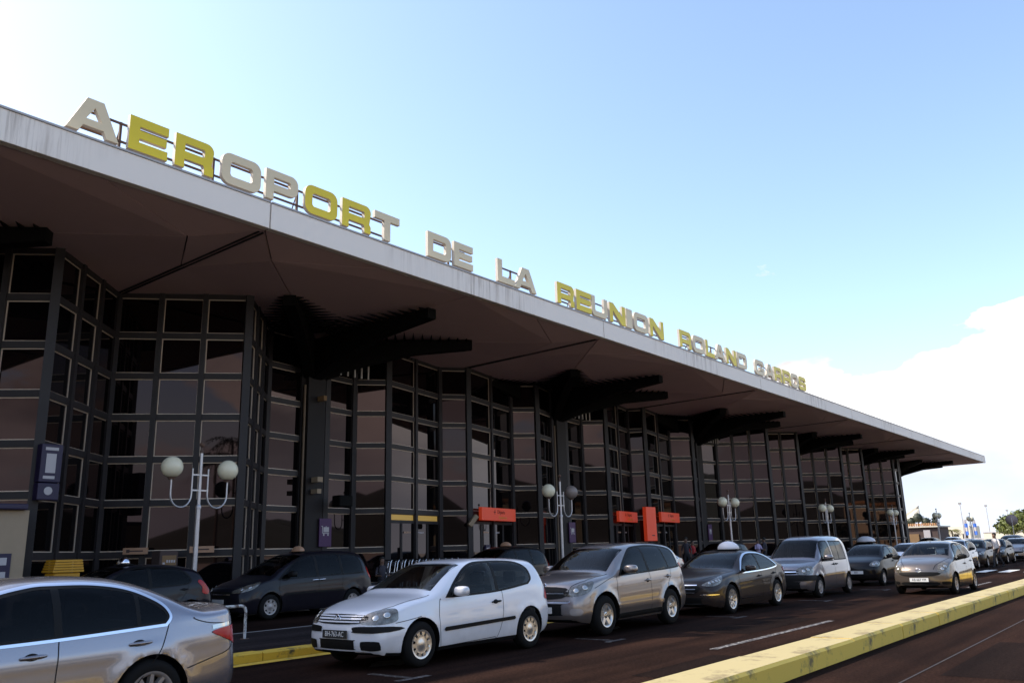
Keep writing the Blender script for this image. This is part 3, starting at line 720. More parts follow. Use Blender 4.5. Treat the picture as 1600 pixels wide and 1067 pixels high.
class Body:
    def __init__(s, P):
        s.P = P; L, W, H = P['L'], P['W'] / 2, P['H']
        xs = [0, .015, .04, .08]
        x = .08
        while x < L - .12: x += .045; xs.append(x)
        xs = [q for q in xs if q < L - .1] + [L - .08, L - .04, L - .015, L]
        plan = P.get('plan') or [(0, .84), (.12, .90), (.35, .955), (.8, .99), (1.3, 1), (L - 1.2, 1), (L - .5, .975), (L - .15, .93), (L, .88)]
        wheels = [P['fo'], P['fo'] + P['wb']]; rw = P['rw']
        NB, NS, NU = 4, 14, 15
        secs = []
        for x in xs:
            zt = interp(P['top'], x); zb = interp(P['belt'], x)
            bot = interp(P.get('bot') or [(0, P['clr'] + .04), (.5, P['clr']), (L - .6, P['clr']), (L, P['clr'] + .10)], x)
            zb = min(zb, zt - .035)
            w = W * interp(plan, x)
            zm = bot + .52 * (zb - bot)
            ins = 1.0; dz = 0.0
            if x < .08: e = 1 - x / .08; ins = 1 - .05 * e ** 2; dz = .045 * e ** 2
            if x > L - .08: e = 1 - (L - x) / .08; ins = 1 - .05 * e ** 2; dz = .045 * e ** 2
            zt -= dz; bot += dz; zb = min(zb, zt - .02)
            pts = [(0, bot), (w * .5, bot), (w * .84, bot)]
            for i in range(NS):
                z = bot + (zb - bot) * (i / (NS - 1))
                if z < zm: y = w * (1 - .055 * ((zm - z) / (zm - bot)) ** 2.2)
                else: y = w * (1 - P.get('tuck', .045) * ((z - zm) / (zb - zm)) ** 2)
                y -= .02 * w * math.exp(-((z - bot) / .03) ** 2)
                # crease along the flank
                for (zc, amp) in P.get('crease', [(.52, .008)]):
                    zz = zc * (zb - bot) + bot
                    y += amp * math.exp(-((z - zz) / .05) ** 2)
                # swollen wheel arches
                for xw in wheels:
                    d = math.hypot(x - xw, z - rw * .98)
                    y += P.get('flare', .014) * math.exp(-((d - rw - .07) / .055) ** 2)
                pts.append((y, z))
            wb_ = pts[-1][0]; h = zt - zb
            k = sstep(.1, .42, h)
            n = 2.9 + 2.6 * k; m_ = 2.6 + 1.2 * k; tum = P.get('tumble', .30)
            for i in range(1, NU + 1):
                th = math.pi / 2 * (i / NU); sn, cs = math.sin(th) ** (2 / m_), max(0, math.cos(th)) ** (2 / n)
                dz_ = h * sn; y = (wb_ - .018 * k * min(1, i / 2)) * (1 - tum * dz_ * k) * cs
                if i == NU: y = 0
                pts.append((y, zb + dz_))
            secs.append([(q[0] * ins, q[1]) for q in pts])
        s.xs = xs; ns = len(secs[0]); V = []; F = []
        # cabin volume inside the shell, as a closed loft
        x0, x1 = P['screen'][0][0] + .0, L - .32; cab = []
        inn = [(x, sc) for x, sc in zip(xs, secs) if x0 <= x <= x1]
        for x, sc in inn[::3]:
            zt_ = sc[-1][1]; fl = P['clr'] + .22
            pts_ = [(0, fl), (P['W'] / 2 * .78, fl)]
            for i_ in (10, 13, 16, 18, 20, 22, 24, 26, 28, 30, 31):
                y_, z_ = sc[i_]; pts_.append((y_ * .93 if i_ < 31 else 0, fl + max(.06 + .004 * i_, (z_ - fl) * .955)))
            cab.append((x, pts_))
        s.cab = cab
        cf, cr = P.get('cf', .22), P.get('cr', .12)
        nose = P.get('nose') or [(P['clr'], .05), (.40, 0.0), (.55, .0), (.75, .05), (1.0, .12)]
        tail = P.get('tail') or [(P['clr'], .06), (.45, 0.0), (.6, .01), (1.0, .06)]
        def warp(x, y, z):
            g = max(0, 1 - x / 1.1); g = g * g
            x2 = x + g * (cf * min(1.1, abs(y) / W) ** 2.3 + interp(nose, z))
            g = max(0, 1 - (L - x) / .7); g = g * g
            x2 -= g * (cr * min(1.1, abs(y) / W) ** 3 + interp(tail, z))
            return (x2, y, z)
        M = 2 * ns - 2                      # ring: -y side from bottom centre up, then +y side back down
        for x, sc in zip(xs, secs):
            for i in range(ns): V.append(warp(x, -sc[i][0], sc[i][1]))
            for i in range(ns - 2, 0, -1): V.append(warp(x, sc[i][0], sc[i][1]))
        for a in range(len(xs) - 1):
            for k in range(M): F.append((a * M + k, a * M + (k + 1) % M, (a + 1) * M + (k + 1) % M, (a + 1) * M + k))
        s.warp = warp
        for end, a in ((0, 0), (1, len(xs) - 1)):     # caps: horizontal strips
            q = 22; rows = []
            for i in range(ns):
                if i in (0, ns - 1): rows.append([a * M + i] * (q + 1)); continue
                li, ri = a * M + i, a * M + (M - i); row = [li]
                y, z = secs[a][i]
                for c in range(1, q): V.append(warp(xs[a], -y + 2 * y * c / q, z)); row.append(len(V) - 1)
                row.append(ri); rows.append(row)
            for r0, r1 in zip(rows[:-1], rows[1:]):
                for c in range(q):
                    f = []
                    for v in (r0[c], r0[c + 1], r1[c + 1], r1[c]):
                        if v not in f: f.append(v)
                    if len(f) > 2: F.append(tuple(f if end == 0 else f[::-1]))
        me = bpy.data.meshes.new('body'); me.from_pydata([tuple(v) for v in V], [], F)
        bm = bmesh.new(); bm.from_mesh(me); bmesh.ops.recalc_face_normals(bm, faces=bm.faces); bm.to_mesh(me); bm.free()
        s.me = me; me.update()
        s.tri = []
        me.calc_loop_triangles()
        vs = [v.co.copy() for v in me.vertices]; s.vn = [n.vector.copy() for n in me.vertex_normals]
        s.tri = [tuple(t.vertices) for t in me.loop_triangles]; s.vs = vs
        s.bvh = BVHTree.FromPolygons(vs, s.tri)
    def hit(s, o, d):
        loc, n, i, dist = s.bvh.ray_cast(o, d)
        if loc is None:
            loc, n, i, dist = s.bvh.find_nearest(o + d * 20)
            if loc is None: return None, None
        a, b, c = (s.vs[k] for k in s.tri[i]); na, nb, nc = (s.vn[k] for k in s.tri[i])
        n_ = geometry.barycentric_transform(loc, a, b, c, na, nb, nc).normalized()
        return loc, n_
    def decal(s, mb, pts, d, off=.004, cell=.05, mi=0, mirror=False, holes=()):
        """patch whose outline is a polygon seen along d, laid onto the body"""
        for sg in ((1, -1) if mirror else (1,)):
            D = Vector((d[0], d[1] * sg, d[2])).normalized()
            up_ = Vector((0, 0, 1)) if abs(D.z) < .9 else Vector((1, 0, 0))
            e1 = D.cross(up_).normalized(); e2 = e1.cross(D)
            poly = [(Vector((p[0], p[1] * sg, p[2])).dot(e1), Vector((p[0], p[1] * sg, p[2])).dot(e2)) for p in pts]
            bd = []
            for i in range(len(poly)):
                a, b = Vector(poly[i]), Vector(poly[(i + 1) % len(poly)]); n = max(1, int((b - a).length / cell))
                for k in range(n): bd.append(a + (b - a) * k / n)
            xs_ = [p.x for p in bd]; ys_ = [p.y for p in bd]; pin = []
            y = min(ys_) + cell / 2
            while y < max(ys_):
                x = min(xs_) + cell / 2
                while x < max(xs_):
                    if inside((x, y), poly) and min((Vector((x, y)) - q).length for q in bd) > cell * .45: pin.append(Vector((x, y)))
                    x += cell
                y += cell
            nb = len(bd); ed = [(i, (i + 1) % nb) for i in range(nb)]; hp = []; allp = list(bd)
            for h in holes:
                q = [Vector((Vector((p[0], p[1] * sg, p[2])).dot(e1), Vector((p[0], p[1] * sg, p[2])).dot(e2))) for p in h]; hp.append([tuple(p) for p in q])
                k0 = len(allp); allp += q; ed += [(k0 + i, k0 + (i + 1) % len(q)) for i in range(len(q))]
            if holes: pin = [p for p in pin if not any(inside(tuple(p), h) for h in hp) and min((p - q).length for q in allp) > cell * .4]
            res = geometry.delaunay_2d_cdt(allp + pin, ed, [], 1, 1e-6)
            v2, fs = res[0], res[2]
            if holes: fs = [f for f in fs if not any(inside((sum(v2[i].x for i in f) / len(f), sum(v2[i].y for i in f) / len(f)), h) for h in hp)]
            vv = []; nn = []
            for p in v2:
                loc, n = s.hit(e1 * p.x + e2 * p.y - D * 20, D)
                vv.append(loc + n * off); nn.append(n)
            # consistent facing
            out = []
            for f in fs:
                a, b, c = (vv[i] for i in f[:3]); nf = (b - a).cross(c - a)
                out.append(tuple(f) if nf.dot(nn[f[0]]) > 0 else tuple(f)[::-1])
            base = len(mb.v); mb.add(vv, out, mi, True)
            mb.nrm = getattr(mb, 'nrm', {}); mb.nrm.update({base + i: n for i, n in enumerate(nn)})
    def build(s, name, mb, mats, parent):
        me = mb.mesh(name, mats)
        nr = getattr(mb, 'nrm', {})
        if len(nr) == len(mb.v): me.normals_split_custom_set_from_vertices([tuple(nr[i]) for i in range(len(mb.v))])
        return link(bpy.data.objects.new(name, me), parent)
    def put(s, p, d):
        """point on the body seen from p along d"""
        return s.hit(Vector(p) - Vector(d) * 5, Vector(d).normalized())

def ring_strip(pts, w):
    """outline polygon widened outwards by w (for trims under glass); pts coplanar in xz"""
    n = len(pts); out = []
    cx = sum(p[0] for p in pts) / n; cz = sum(p[2] for p in pts) / n
    area = sum(pts[i][0] * pts[(i + 1) % n][2] - pts[(i + 1) % n][0] * pts[i][2] for i in range(n))
    sg = 1 if area > 0 else -1
    for i in range(n):
        a, b, c = pts[i - 1], pts[i], pts[(i + 1) % n]
        e1 = Vector((b[0] - a[0], b[2] - a[2])); e2 = Vector((c[0] - b[0], c[2] - b[2]))
        e1 = e1.normalized() if e1.length > 1e-9 else Vector((1, 0)); e2 = e2.normalized() if e2.length > 1e-9 else e1
        n1 = Vector((e1.y, -e1.x)) * sg; n2 = Vector((e2.y, -e2.x)) * sg
        q = n1 + n2; q = q / max(.5, q.dot(n1)) if q.length > 1e-6 else n1
        out.append((b[0] + q.x * w, b[1], b[2] + q.y * w))
    return out

tyre_cache = {}
def wheel(parent, x, y, r, rimr, style, spokes, rim_m, w=.2):
    root = empty('wheel', (x, y, r), parent=parent); sg = -1 if y < 0 else 1
    key = (round(r, 3), round(rimr, 3), w)
    if key not in tyre_cache:
        b = MB(); h = w / 2
        b.lathe([(rimr - .02, -h * .86), (rimr + .01, -h * .95), (rimr + (r - rimr) * .5, -h), (r - .018, -h * .82), (r - .003, -h * .6), (r, -h * .3), (r, h * .3), (r - .003, h * .6), (r - .018, h * .82), (rimr + (r - rimr) * .5, h), (rimr + .01, h * .95), (rimr - .02, h * .86)], axis='y', n=40)
        tyre_cache[key] = b.mesh('tyre', M_TYRE)
    o = bpy.data.objects.new('tyre', tyre_cache[key]); link(o, root)
    k2 = key + (style, spokes, rim_m.name)
    if k2 not in tyre_cache:
        b = MB(); h = w / 2
        b.lathe([(rimr - .005, -h * .93), (rimr - .03, -h * .90), (rimr - .045, -h * .6), (rimr - .05, h * .8)], axis='y', n=40, mi=0)
        b.lathe([(rimr - .045, -h * .15), (.02, -h * .15), (0.001, -h * .15)], axis='y', n=24, mi=1)      # brake and shadow behind the spokes
        if style == 'spoke':
            for i in range(spokes):
                a = 2 * math.pi * i / spokes + .3; ca, sa = math.cos(a), math.sin(a)
                def q(rad, t, yy): return (rad * ca - t * sa, yy, rad * sa + t * ca)
                wi, wo = rimr * 1.15 / spokes + .006, rimr * .95 / spokes
                b.hexa([q(.045, -wi, -h * .3), q(rimr - .025, -wo, -h * .4), q(rimr - .025, wo, -h * .4), q(.045, wi, -h * .3)],
                       [q(.045, -wi * .7, -h * .68), q(rimr - .025, -wo * .75, -h * .86), q(rimr - .025, wo * .75, -h * .86), q(.045, wi * .7, -h * .68)])
            b.lathe([(.075, -h * .3), (.072, -h * .66), (.05, -h * .74), (.001, -h * .75)], axis='y', n=20)
        else:   # full wheel cover with a ring of slots
            n = spokes; ri, ro = rimr * .62, rimr * .86
            b.lathe([(rimr - .004, -h * .96), (ro, -h * .90)], axis='y', n=n * 4)
            b.lathe([(ri, -h * .86), (rimr * .35, -h * .80), (rimr * .25, -h * .9), (.001, -h * .92)], axis='y', n=n * 4)
            for i in range(n):
                a0 = 2 * math.pi * (i - .28) / n; a1 = 2 * math.pi * (i + .28) / n
                v = []
                for yy in (-h * .89, -h * .6):
                    for rad, a in ((ri - .004, a0), (ro + .004, a0 - .03), (ro + .004, a1 + .03), (ri - .004, a1)): v.append((rad * math.cos(a), yy, rad * math.sin(a)))
                b.hexa(v[:4], v[4:])
        for i in range(5):
            a = 2 * math.pi * i / 5; b.box(.036 * math.cos(a) - .008, -h * .80, .036 * math.sin(a) - .008, .036 * math.cos(a) + .008, -h * .70, .036 * math.sin(a) + .008, 1)
        me = b.mesh('rim', [rim_m, M_TRIM]); tyre_cache[k2] = me
        bm = bmesh.new(); bm.from_mesh(me); bmesh.ops.recalc_face_normals(bm, faces=bm.faces); bm.to_mesh(me); bm.free()
    o = bpy.data.objects.new('rim', tyre_cache[k2]); link(o, root)
    root.rotation_euler = (0, rnd.uniform(0, 6), 0) if sg < 0 else (0, rnd.uniform(0, 6), math.pi)
    return root

def make_car(P, pm, name, label, cat='car', group=None):
    root = empty(name); tag(root, label, cat, group)
    B = Body(P); L, W, H, rw = P['L'], P['W'], P['H'], P['rw']; fo, wb = P['fo'], P['wb']
    # body with real wheel arches cut through its sides
    me = B.me; me.materials.append(pm); me.materials.append(M_TRIM)
    for p in me.polygons:
        c = p.center
        p.material_index = 1 if (p.normal.z < -.75 and c.z < P['clr'] + .15) or c.z < P.get('black', 0) else 0
    tmp = bpy.data.objects.new('tmp', me); COL.objects.link(tmp)
    cut = MB()
    for xw in (fo, fo + wb):
        for sg in (-1, 1):
            ra = rw + P.get('gap', .055); n = 36; y0, y1 = sg * (W / 2 - .33), sg * (W / 2 + .3)
            v = []
            for y in (y0, y1):
                for k in range(n):
                    a = 2 * math.pi * k / n; z = rw + ra * math.sin(a)
                    v.append((xw + ra * math.cos(a), y, z if math.sin(a) > 0 else rw + (rw + .25) * math.sin(a) * 1.0))
            f = [tuple(range(n)), tuple(range(2 * n - 1, n - 1, -1))] + [(k, n + k, n + (k + 1) % n, (k + 1) % n) for k in range(n)]
            cut.add(v, f, 1)
    cm = cut.mesh('cut', [pm, M_TRIM]); bm = bmesh.new(); bm.from_mesh(cm); bmesh.ops.recalc_face_normals(bm, faces=bm.faces); bm.to_mesh(cm); bm.free()
    co = bpy.data.objects.new('cut', cm); COL.objects.link(co)
    # cabin and window openings
    cutters = [co]
    def cutter(b):
        m = b.mesh('cut', [pm, M_TRIM, M_DASH]); bm = bmesh.new(); bm.from_mesh(m); bmesh.ops.remove_doubles(bm, verts=bm.verts, dist=1e-6); bmesh.ops.recalc_face_normals(bm, faces=bm.faces); bm.to_mesh(m); bm.free()
        o = bpy.data.objects.new('cut', m); COL.objects.link(o); cutters.append(o)
    cb_ = MB(); rows = []
    for x, sc in B.cab:
        n = len(sc); rows.append([B.warp(x, -y, z) for y, z in sc] + [B.warp(x, y, z) for y, z in sc[-2:0:-1]])
    n = len(rows[0]); cb_.add([v for r_ in rows for v in r_], [(a * n + k, a * n + (k + 1) % n, (a + 1) * n + (k + 1) % n, (a + 1) * n + k) for a in range(len(rows) - 1) for k in range(n)] + [tuple(range(n)), tuple(range((len(rows) - 1) * n, len(rows) * n))], 2)
    cutter(cb_)
    def prism3(poly, d, a, b_):
        q = MB(); d = Vector(d).normalized(); n = len(poly); v = [Vector(p) + d * a for p in poly] + [Vector(p) + d * b_ for p in poly]
        q.add(v, [tuple(range(n)), tuple(range(2 * n - 1, n - 1, -1))] + [(k, (k + 1) % n, n + (k + 1) % n, n + k) for k in range(n)], 2); cutter(q)
    for win in P['windows']:
        sp = smooth_poly(win, 4)
        for sg in (1, -1): prism3([(x, -sg * .45, z) for x, z in sp], (0, -sg, 0), 0, 1.0)
    for prof, d in ((P['screen'], (1, 0, -.8)),) + (((P['back'], (-1, 0, -.7)),) if P.get('back') else ()):
        prism3([tuple(p) for p in prof] + [(x, -y, z) for x, y, z in prof[::-1]], d, -.5, .16)
    for o_ in cutters:
        bo = tmp.modifiers.new('cut', 'BOOLEAN'); bo.object = o_; bo.operation = 'DIFFERENCE'; bo.solver = 'MANIFOLD'
    me2 = mesh_of(tmp); bpy.data.objects.remove(tmp)
    for o_ in cutters: bpy.data.objects.remove(o_)
    me2.polygons.foreach_set('use_smooth', [True] * len(me2.polygons)); me2.set_sharp_from_angle(angle=R(38))
    me2.name = 'body'
    body = bpy.data.objects.new('body', me2); link(body, root)
    body.material_slots[0].link = 'OBJECT'; body.material_slots[0].material = pm
    SIDE = (0, 1, 0)
    def side3(poly): return [(p[0], -3, p[1]) for p in poly]
    # side glass with its seal
    for win in P['windows']:
        sp = smooth_poly(win, 6)
        for sg in (1, -1):
            g = MB(); pts = [(x, -3 * sg, z) for x, z in sp]
            B.decal(g, pts, (0, sg, 0), .001, .04)
            o = B.build('side_window', g, M_TINTED if P.get('tinted') else M_CARGLASS, root)
    for win in P.get('window_frames', []):
        sp = side3(smooth_poly(win, 6))
        for sg in (1, -1):
            hl = [[(x, -3 * sg, z) for x, z in smooth_poly(w_, 6)] for w_ in P['windows'] if inside((sum(p[0] for p in w_) / len(w_), sum(p[1] for p in w_) / len(w_)), [(p[0], p[2]) for p in sp])]
            g = MB(); B.decal(g, [(x, y * sg, z) for x, y, z in ring_strip(sp, .012)], (0, sg, 0), .0035, .04, holes=hl)
            B.build('window_seal', g, M_TRIM, root)
            if P.get('chrome'):
                g = MB(); B.decal(g, [(x, y * sg, z) for x, y, z in ring_strip(sp, .036)], (0, sg, 0), .0055, .03, holes=[[(x, y * sg, z) for x, y, z in ring_strip(sp, .010)]]); B.build('window_trim', g, M_CHROME, root)
    # windscreen and back window, seen from above / ahead
    ws = P['screen']; dz = (0.55, 0, -1)
    def screen(name, prof, d, m):
        poly = [(x, y, z) for x, y, z in prof] + [(x, -y, z) for x, y, z in prof[::-1]]
        g = MB(); B.decal(g, poly, d, .001, .06); B.build(name, g, m, root)
    def screen_seal(name, prof, d):
        poly = [(x, y, z) for x, y, z in prof] + [(x, -y, z) for x, y, z in prof[::-1]]
        hole = list(poly); cx = sum(p[0] for p in poly) / len(poly); poly = [(cx + (x - cx) * 1.05, y * 1.03, z + (.012 if x > cx else -.012) * (1 if d[0] > 0 else -1)) for x, y, z in poly]
        g = MB(); B.decal(g, poly, d, .0035, .05, holes=[hole]); B.build(name, g, M_TRIM, root)
    screen('windscreen', ws, (1, 0, -.8), M_CARGLASS); screen_seal('windscreen_seal', ws, (1, 0, -.8))
    if P.get('back'):
        screen('rear_window', P['back'], (-1, 0, -.7), M_CARGLASS)
    # cabin fittings
    xd = P['screen'][0][0]; zbelt = interp(P['belt'], xd + .6); seat_m = P.get('seat_m', M_SEAT)
    b = MB(); wd = W / 2 - .17
    b.hexa([(xd + .14, -wd, zbelt - .34), (xd + .62, -wd, zbelt - .34), (xd + .62, wd, zbelt - .34), (xd + .14, wd, zbelt - .34)], [(xd + .20, -wd + .03, zbelt - .02), (xd + .55, -wd + .03, zbelt + .0), (xd + .55, wd - .03, zbelt + .0), (xd + .20, wd - .03, zbelt - .02)]); b.build('dashboard', M_DASH, root, bevel=.02)
    b = MB(); b.tube([(xd + .78 + .07 * math.sin(a), -.36 + .18 * math.cos(a), zbelt + .0 + .17 * math.sin(a)) for a in [2 * math.pi * i / 20 for i in range(21)]], .016, 6); b.tube([(xd + .5, -.36, zbelt - .06), (xd + .77, -.36, zbelt)], .03, 6); b.build('steering_wheel', M_TRIM, root)
    zr = P['H'] - .30
    def seat(nm, x, y0, y1, heads):
        b = MB(); b.hexa([(x - .42, y0, zbelt - .5), (x + .08, y0, zbelt - .5), (x + .08, y1, zbelt - .5), (x - .42, y1, zbelt - .5)], [(x - .44, y0, zbelt - .36), (x + .06, y0, zbelt - .38), (x + .06, y1, zbelt - .38), (x - .44, y1, zbelt - .36)])
        b.hexa([(x - .02, y0, zbelt - .40), (x + .12, y0, zbelt - .40), (x + .12, y1, zbelt - .40), (x - .02, y1, zbelt - .40)], [(x + .15, y0 + .05, zr - .17), (x + .24, y0 + .05, zr - .17), (x + .24, y1 - .05, zr - .17), (x + .15, y1 - .05, zr - .17)])
        so_ = b.build(nm, seat_m, root, bevel=.035)
        for hy in heads:
            b = MB(); b.box(x + .17, hy - .12, zr - .12, x + .26, hy + .12, zr + .06); b.build('headrest', seat_m, so_, bevel=.03)
    xs_ = xd + 1.22
    seat('seat', xs_, -.60, -.12, (-.36,)); seat('seat', xs_, .12, .60, (.36,)); seat('rear_seat', min(xs_ + .88, L - .78), -.60, .60, (-.36, .36))
    # lamps
    for sg in (1, -1):
        g = MB(); hp = [(x, -y * sg, z) for x, y, z in smooth_poly(P['head'], 4)]
        B.decal(g, hp, (1, .8 * sg, -.1), .009, .035)
        o = B.build('headlight', g, M_LAMP, root)
        cs = [Vector(p) for p in hp]; c = sum(cs, Vector()) / len(cs)
        for t, r_ in P.get('lenses', ((-.28, .052), (.25, .052))):
            a = max(cs, key=lambda p: (p - c).length); q = c + (a - c) * t * (1 if (a.x > c.x) else -1)
            loc, n = B.hit(q - Vector((1, .8 * sg, -.1)).normalized() * 5, Vector((1, .8 * sg, -.1)).normalized())
            if loc is None: continue
            lb = MB(); lb.ball((0, 0, 0), r_, n=14, k=8, sc=(1, 1, .28)); lo = lb.build('lens', M_LENS, o)
            lo.matrix_local = Matrix.Translation(loc + n * .004) @ n.to_track_quat('Z', 'Y').to_matrix().to_4x4()
        g = MB(); B.decal(g, [(x, -y * sg, z) for x, y, z in smooth_poly(P['tail_lamp'], 4)], (-.75, .9 * sg, 0), .009, .035); B.build('tail_light', g, M_RED, root)
    # grilles, bumper strips, plate
    for nm, poly, m, d in P.get('front', []):
        g = MB(); B.decal(g, smooth_poly(poly, 4), d, .009, .035); B.build(nm, g, m, root)
    for (z, y, h) in P.get('bars', []):
        g = MB(); B.decal(g, [(0, -y, z), (0, y, z), (0, y, z + h), (0, -y, z + h)], (1, 0, 0), .017, .04); B.build('grille_bar', g, P.get('bar_m', M_CHROME), root)
    for nm, poly, m, off in P.get('sides', []):
        for sg in (1, -1):
            g = MB(); B.decal(g, [(x, -3 * sg, z) for x, z in poly], (0, sg, 0), off, .05); B.build(nm, g, m, root)
    # panel gaps
    for gi, ln in enumerate(P.get('gaps', [])):
        for sg in (1, -1):
            g = MB()
            pts = smooth_poly(ln, 6, False) + [tuple(ln[-1][:2])]
            w = .0045
            pl = [Vector(p) for p in pts]; lft, rgt = [], []
            for i, p in enumerate(pl):
                t = (pl[min(i + 1, len(pl) - 1)] - pl[max(i - 1, 0)]).normalized(); n = Vector((-t.y, t.x)); lft.append(p + n * w); rgt.append(p - n * w)
            B.decal(g, [(p.x, -3 * sg, p.y) for p in lft + rgt[::-1]], (0, sg, 0), .003, .03); B.build('panel_gap', g, M_TRIM, root)
    # bonnet edge lines
    if P.get('bonnet'):
        for sg in (1, -1):
            pl = [Vector((x, y * sg)) for x, y in P['bonnet']]; a, b = [], []
            for i, p in enumerate(pl):
                t = (pl[min(i + 1, len(pl) - 1)] - pl[max(i - 1, 0)]).normalized(); n = Vector((-t.y, t.x)) * .006; a.append(p + n); b.append(p - n)
            g = MB(); B.decal(g, [(p.x, p.y, 2) for p in a + b[::-1]], (0, 0, -1), .003, .03); B.build('bonnet_gap', g, M_TRIM, root)
    # door handles
    for (x, z) in P.get('handles', []):
        for sg in (1, -1):
            loc, n = B.hit(Vector((x, -3 * sg, z)), Vector((0, sg, 0)))
            b = MB(); b.tube([(-.105, 0, 0), (-.09, -.028, .004), (-.03, -.034, .006), (.06, -.032, .008), (.1, -.02, .008), (.115, 0, .006)], [.009, .014, .017, .017, .013, .008], 8)
            v0 = MB(); v0.ball((-.01, 0, 0), .062, sc=(1, .10, .62), n=14, k=8)
            cup = v0.build('handle_recess', M_TRIM, None); hd = b.build('door_handle', P.get('handle_m', pm), root)
            cup.parent = hd
            hd.matrix_local = Matrix.Translation(loc) @ Matrix.Rotation(math.pi if sg < 0 else 0, 4, 'Z')
    # mirrors
    mx, mz, ms = P['mirror']
    for sg in (1, -1):
        loc, n = B.hit(Vector((mx, -3 * sg, mz)), Vector((0, sg, 0)))
        b = MB(); b.ball((0, 0, 0), 1, n=18, k=12, sc=(.085 * ms, .125 * ms, .078 * ms))
        for i, v in enumerate(b.v):
            q_ = lambda a, s_: math.copysign(abs(a / s_) ** .68 * s_, a)
            x, y, z = q_(v[0], .085 * ms), q_(v[1], .125 * ms), q_(v[2], .078 * ms); x += .10 * abs(y) * 0.5; b.v[i] = (min(x, .045 * ms) if x > 0 else x, y, z * (1.0 if z > 0 else .75))
        mo = b.build('wing_mirror', P.get('mirror_m', pm), root); mo.location = loc + Vector((-.04, -.15 * sg, .05))
        b = MB(); b.tube([(.0, .16 * sg, -.06), (-.0, .05 * sg, -.05)], .025, 8); b.build('mirror_foot', M_TRIM, mo)
        b = MB(); b.ball((.048 * ms, 0, 0), 1, n=14, k=8, sc=(.004, .10 * ms, .055 * ms)); b.build('mirror_glass', M_CHROME, mo)
    # wheels
    for xw in (fo, fo + wb):
        for sg in (-1, 1): wheel(root, xw, sg * (W / 2 - .105 - P.get('inset', 0)), rw, P['rim'], P.get('wstyle', 'spoke'), P.get('spokes', 5), P.get('rim_m', M_ALLOY), P.get('tw', .2))
    # number plate
    if P.get('plate'):
        txt, z, dark = P['plate']
        loc, n = B.hit(Vector((-4, 0, z)), Vector((1, 0, 0)))
        b = MB(); b.box(-.012, -.26, -.055, 0, .26, .055); pl = b.build('number_plate', M_PLATEBK if dark else M_PLATE, root); pl.location = loc + Vector((-.012, 0, 0))
        if txt:
            tm = text_mesh(txt, .098, .001); obj_mesh('plate_text', tm, M_PLATE if dark else M_PLATEBK, pl, Matrix.Translation((-.014, 0, 0)) @ FACE_MX @ Matrix.Diagonal((.86, 1, 1, 1)))
    if P.get('badge'):
        kind, z = P['badge']; loc, n = B.hit(Vector((-4, 0, z)), Vector((1, 0, 0)))
        b = MB(); r_ = .062
        def circ(ax, bx, off=0, oz=0, k=24): return [(-.012, off + ax * math.cos(2 * math.pi * i / k), oz + bx * math.sin(2 * math.pi * i / k)) for i in range(k + 1)]
        if kind == 'vw':
            b.lathe([(.001, 0), (.058, 0), (.058, .012)], axis='y', n=24, mi=1); b.v = [(y - .002, x, z_) for x, y, z_ in b.v]
            b.tube(circ(.06, .06), .007, 6)
            b.tube([(-.014, -.026, .05), (-.014, 0, .004), (-.014, .026, .05)], .006, 6); b.tube([(-.014, -.05, .02), (-.014, -.024, -.045), (-.014, 0, .0), (-.014, .024, -.045), (-.014, .05, .02)], .006, 6)
        elif kind == 'ovals':
            b.tube(circ(.075, .05), .007, 6); b.tube(circ(.028, .047), .006, 6); b.tube(circ(.05, .02, 0, .026), .006, 6)
        elif kind == 'chevrons':
            for dz_ in (0, .035): b.tube([(-.012, -.06, -.03 + dz_), (-.012, 0, .01 + dz_), (-.012, .06, -.03 + dz_)], .009, 6)
        else:
            b.ball((0, 0, 0), .045, sc=(.2, .8, 1.1))
        o = b.build('badge', [M_CHROME, M_TRIM], root); o.location = loc
    if P.get('aerial'):
        x, hgt_ = P['aerial']; loc, n = B.hit(Vector((x, 0, 5)), Vector((0, 0, -1)))
        b = MB(); b.tube([tuple(loc), tuple(loc + Vector((hgt_ * .5, 0, hgt_)))], [.008, .003], 6); b.build('aerial', M_TRIM, root)
    if P.get('rails'):
        x0, x1, yy = P['rails']
        for sg in (1, -1):
            pts = []
            for i in range(9):
                x = x0 + (x1 - x0) * i / 8; loc, n = B.hit(Vector((x, yy * sg, 5)), Vector((0, 0, -1)))
                pts.append(tuple(loc + Vector((0, 0, .0 if i in (0, 8) else .05))))
            b = MB(); b.tube(pts, .016, 8); b.build('roof_rail', P.get('rail_m', M_CHROME), root)
    root['B'] = 0
    del root['B']
    BODIES[root.name] = B
    return root
BODIES = {}
def place(c, x, y, rz=0.0):
    c.location = (x, y, 0); c.rotation_euler = (0, 0, R(rz)); return c
def repaint(c, pm):
    for ch in children(c):
        if ch.name.split('.')[0] == 'body': ch.material_slots[0].material = pm
        if ch.name.split('.')[0] in ('wing_mirror', 'door_handle') and ch.data.materials and ch.data.materials[0] in PAINTS:
            ch.data = ch.data.copy(); ch.data.materials[0] = pm
P_WHITE = paint('paint_white', (0.76, 0.75, 0.78), 0, .3, .5)
P_SILVER = paint('paint_silver', (0.27, 0.262, 0.295), .75, .27, .35)
P_SAND = paint('paint_sand_silver', (0.27, 0.23, 0.215), .7, .30, .4)
P_BROWN = paint('paint_grey_brown', (0.030, 0.021, 0.019), .2, .3, .2)
P_GREY = paint('paint_blue_grey', (0.21, 0.19, 0.205), .7, .30, .4)
P_BLACK = paint('paint_black', (0.006, 0.005, 0.006), .0, .3, .07)
P_NAVY = paint('paint_navy', (0.008, 0.0075, 0.013), .1, .3, .07)
P_BRONZE = paint('paint_bronze_grey', (0.15, 0.12, 0.10), .7, .30, .4)
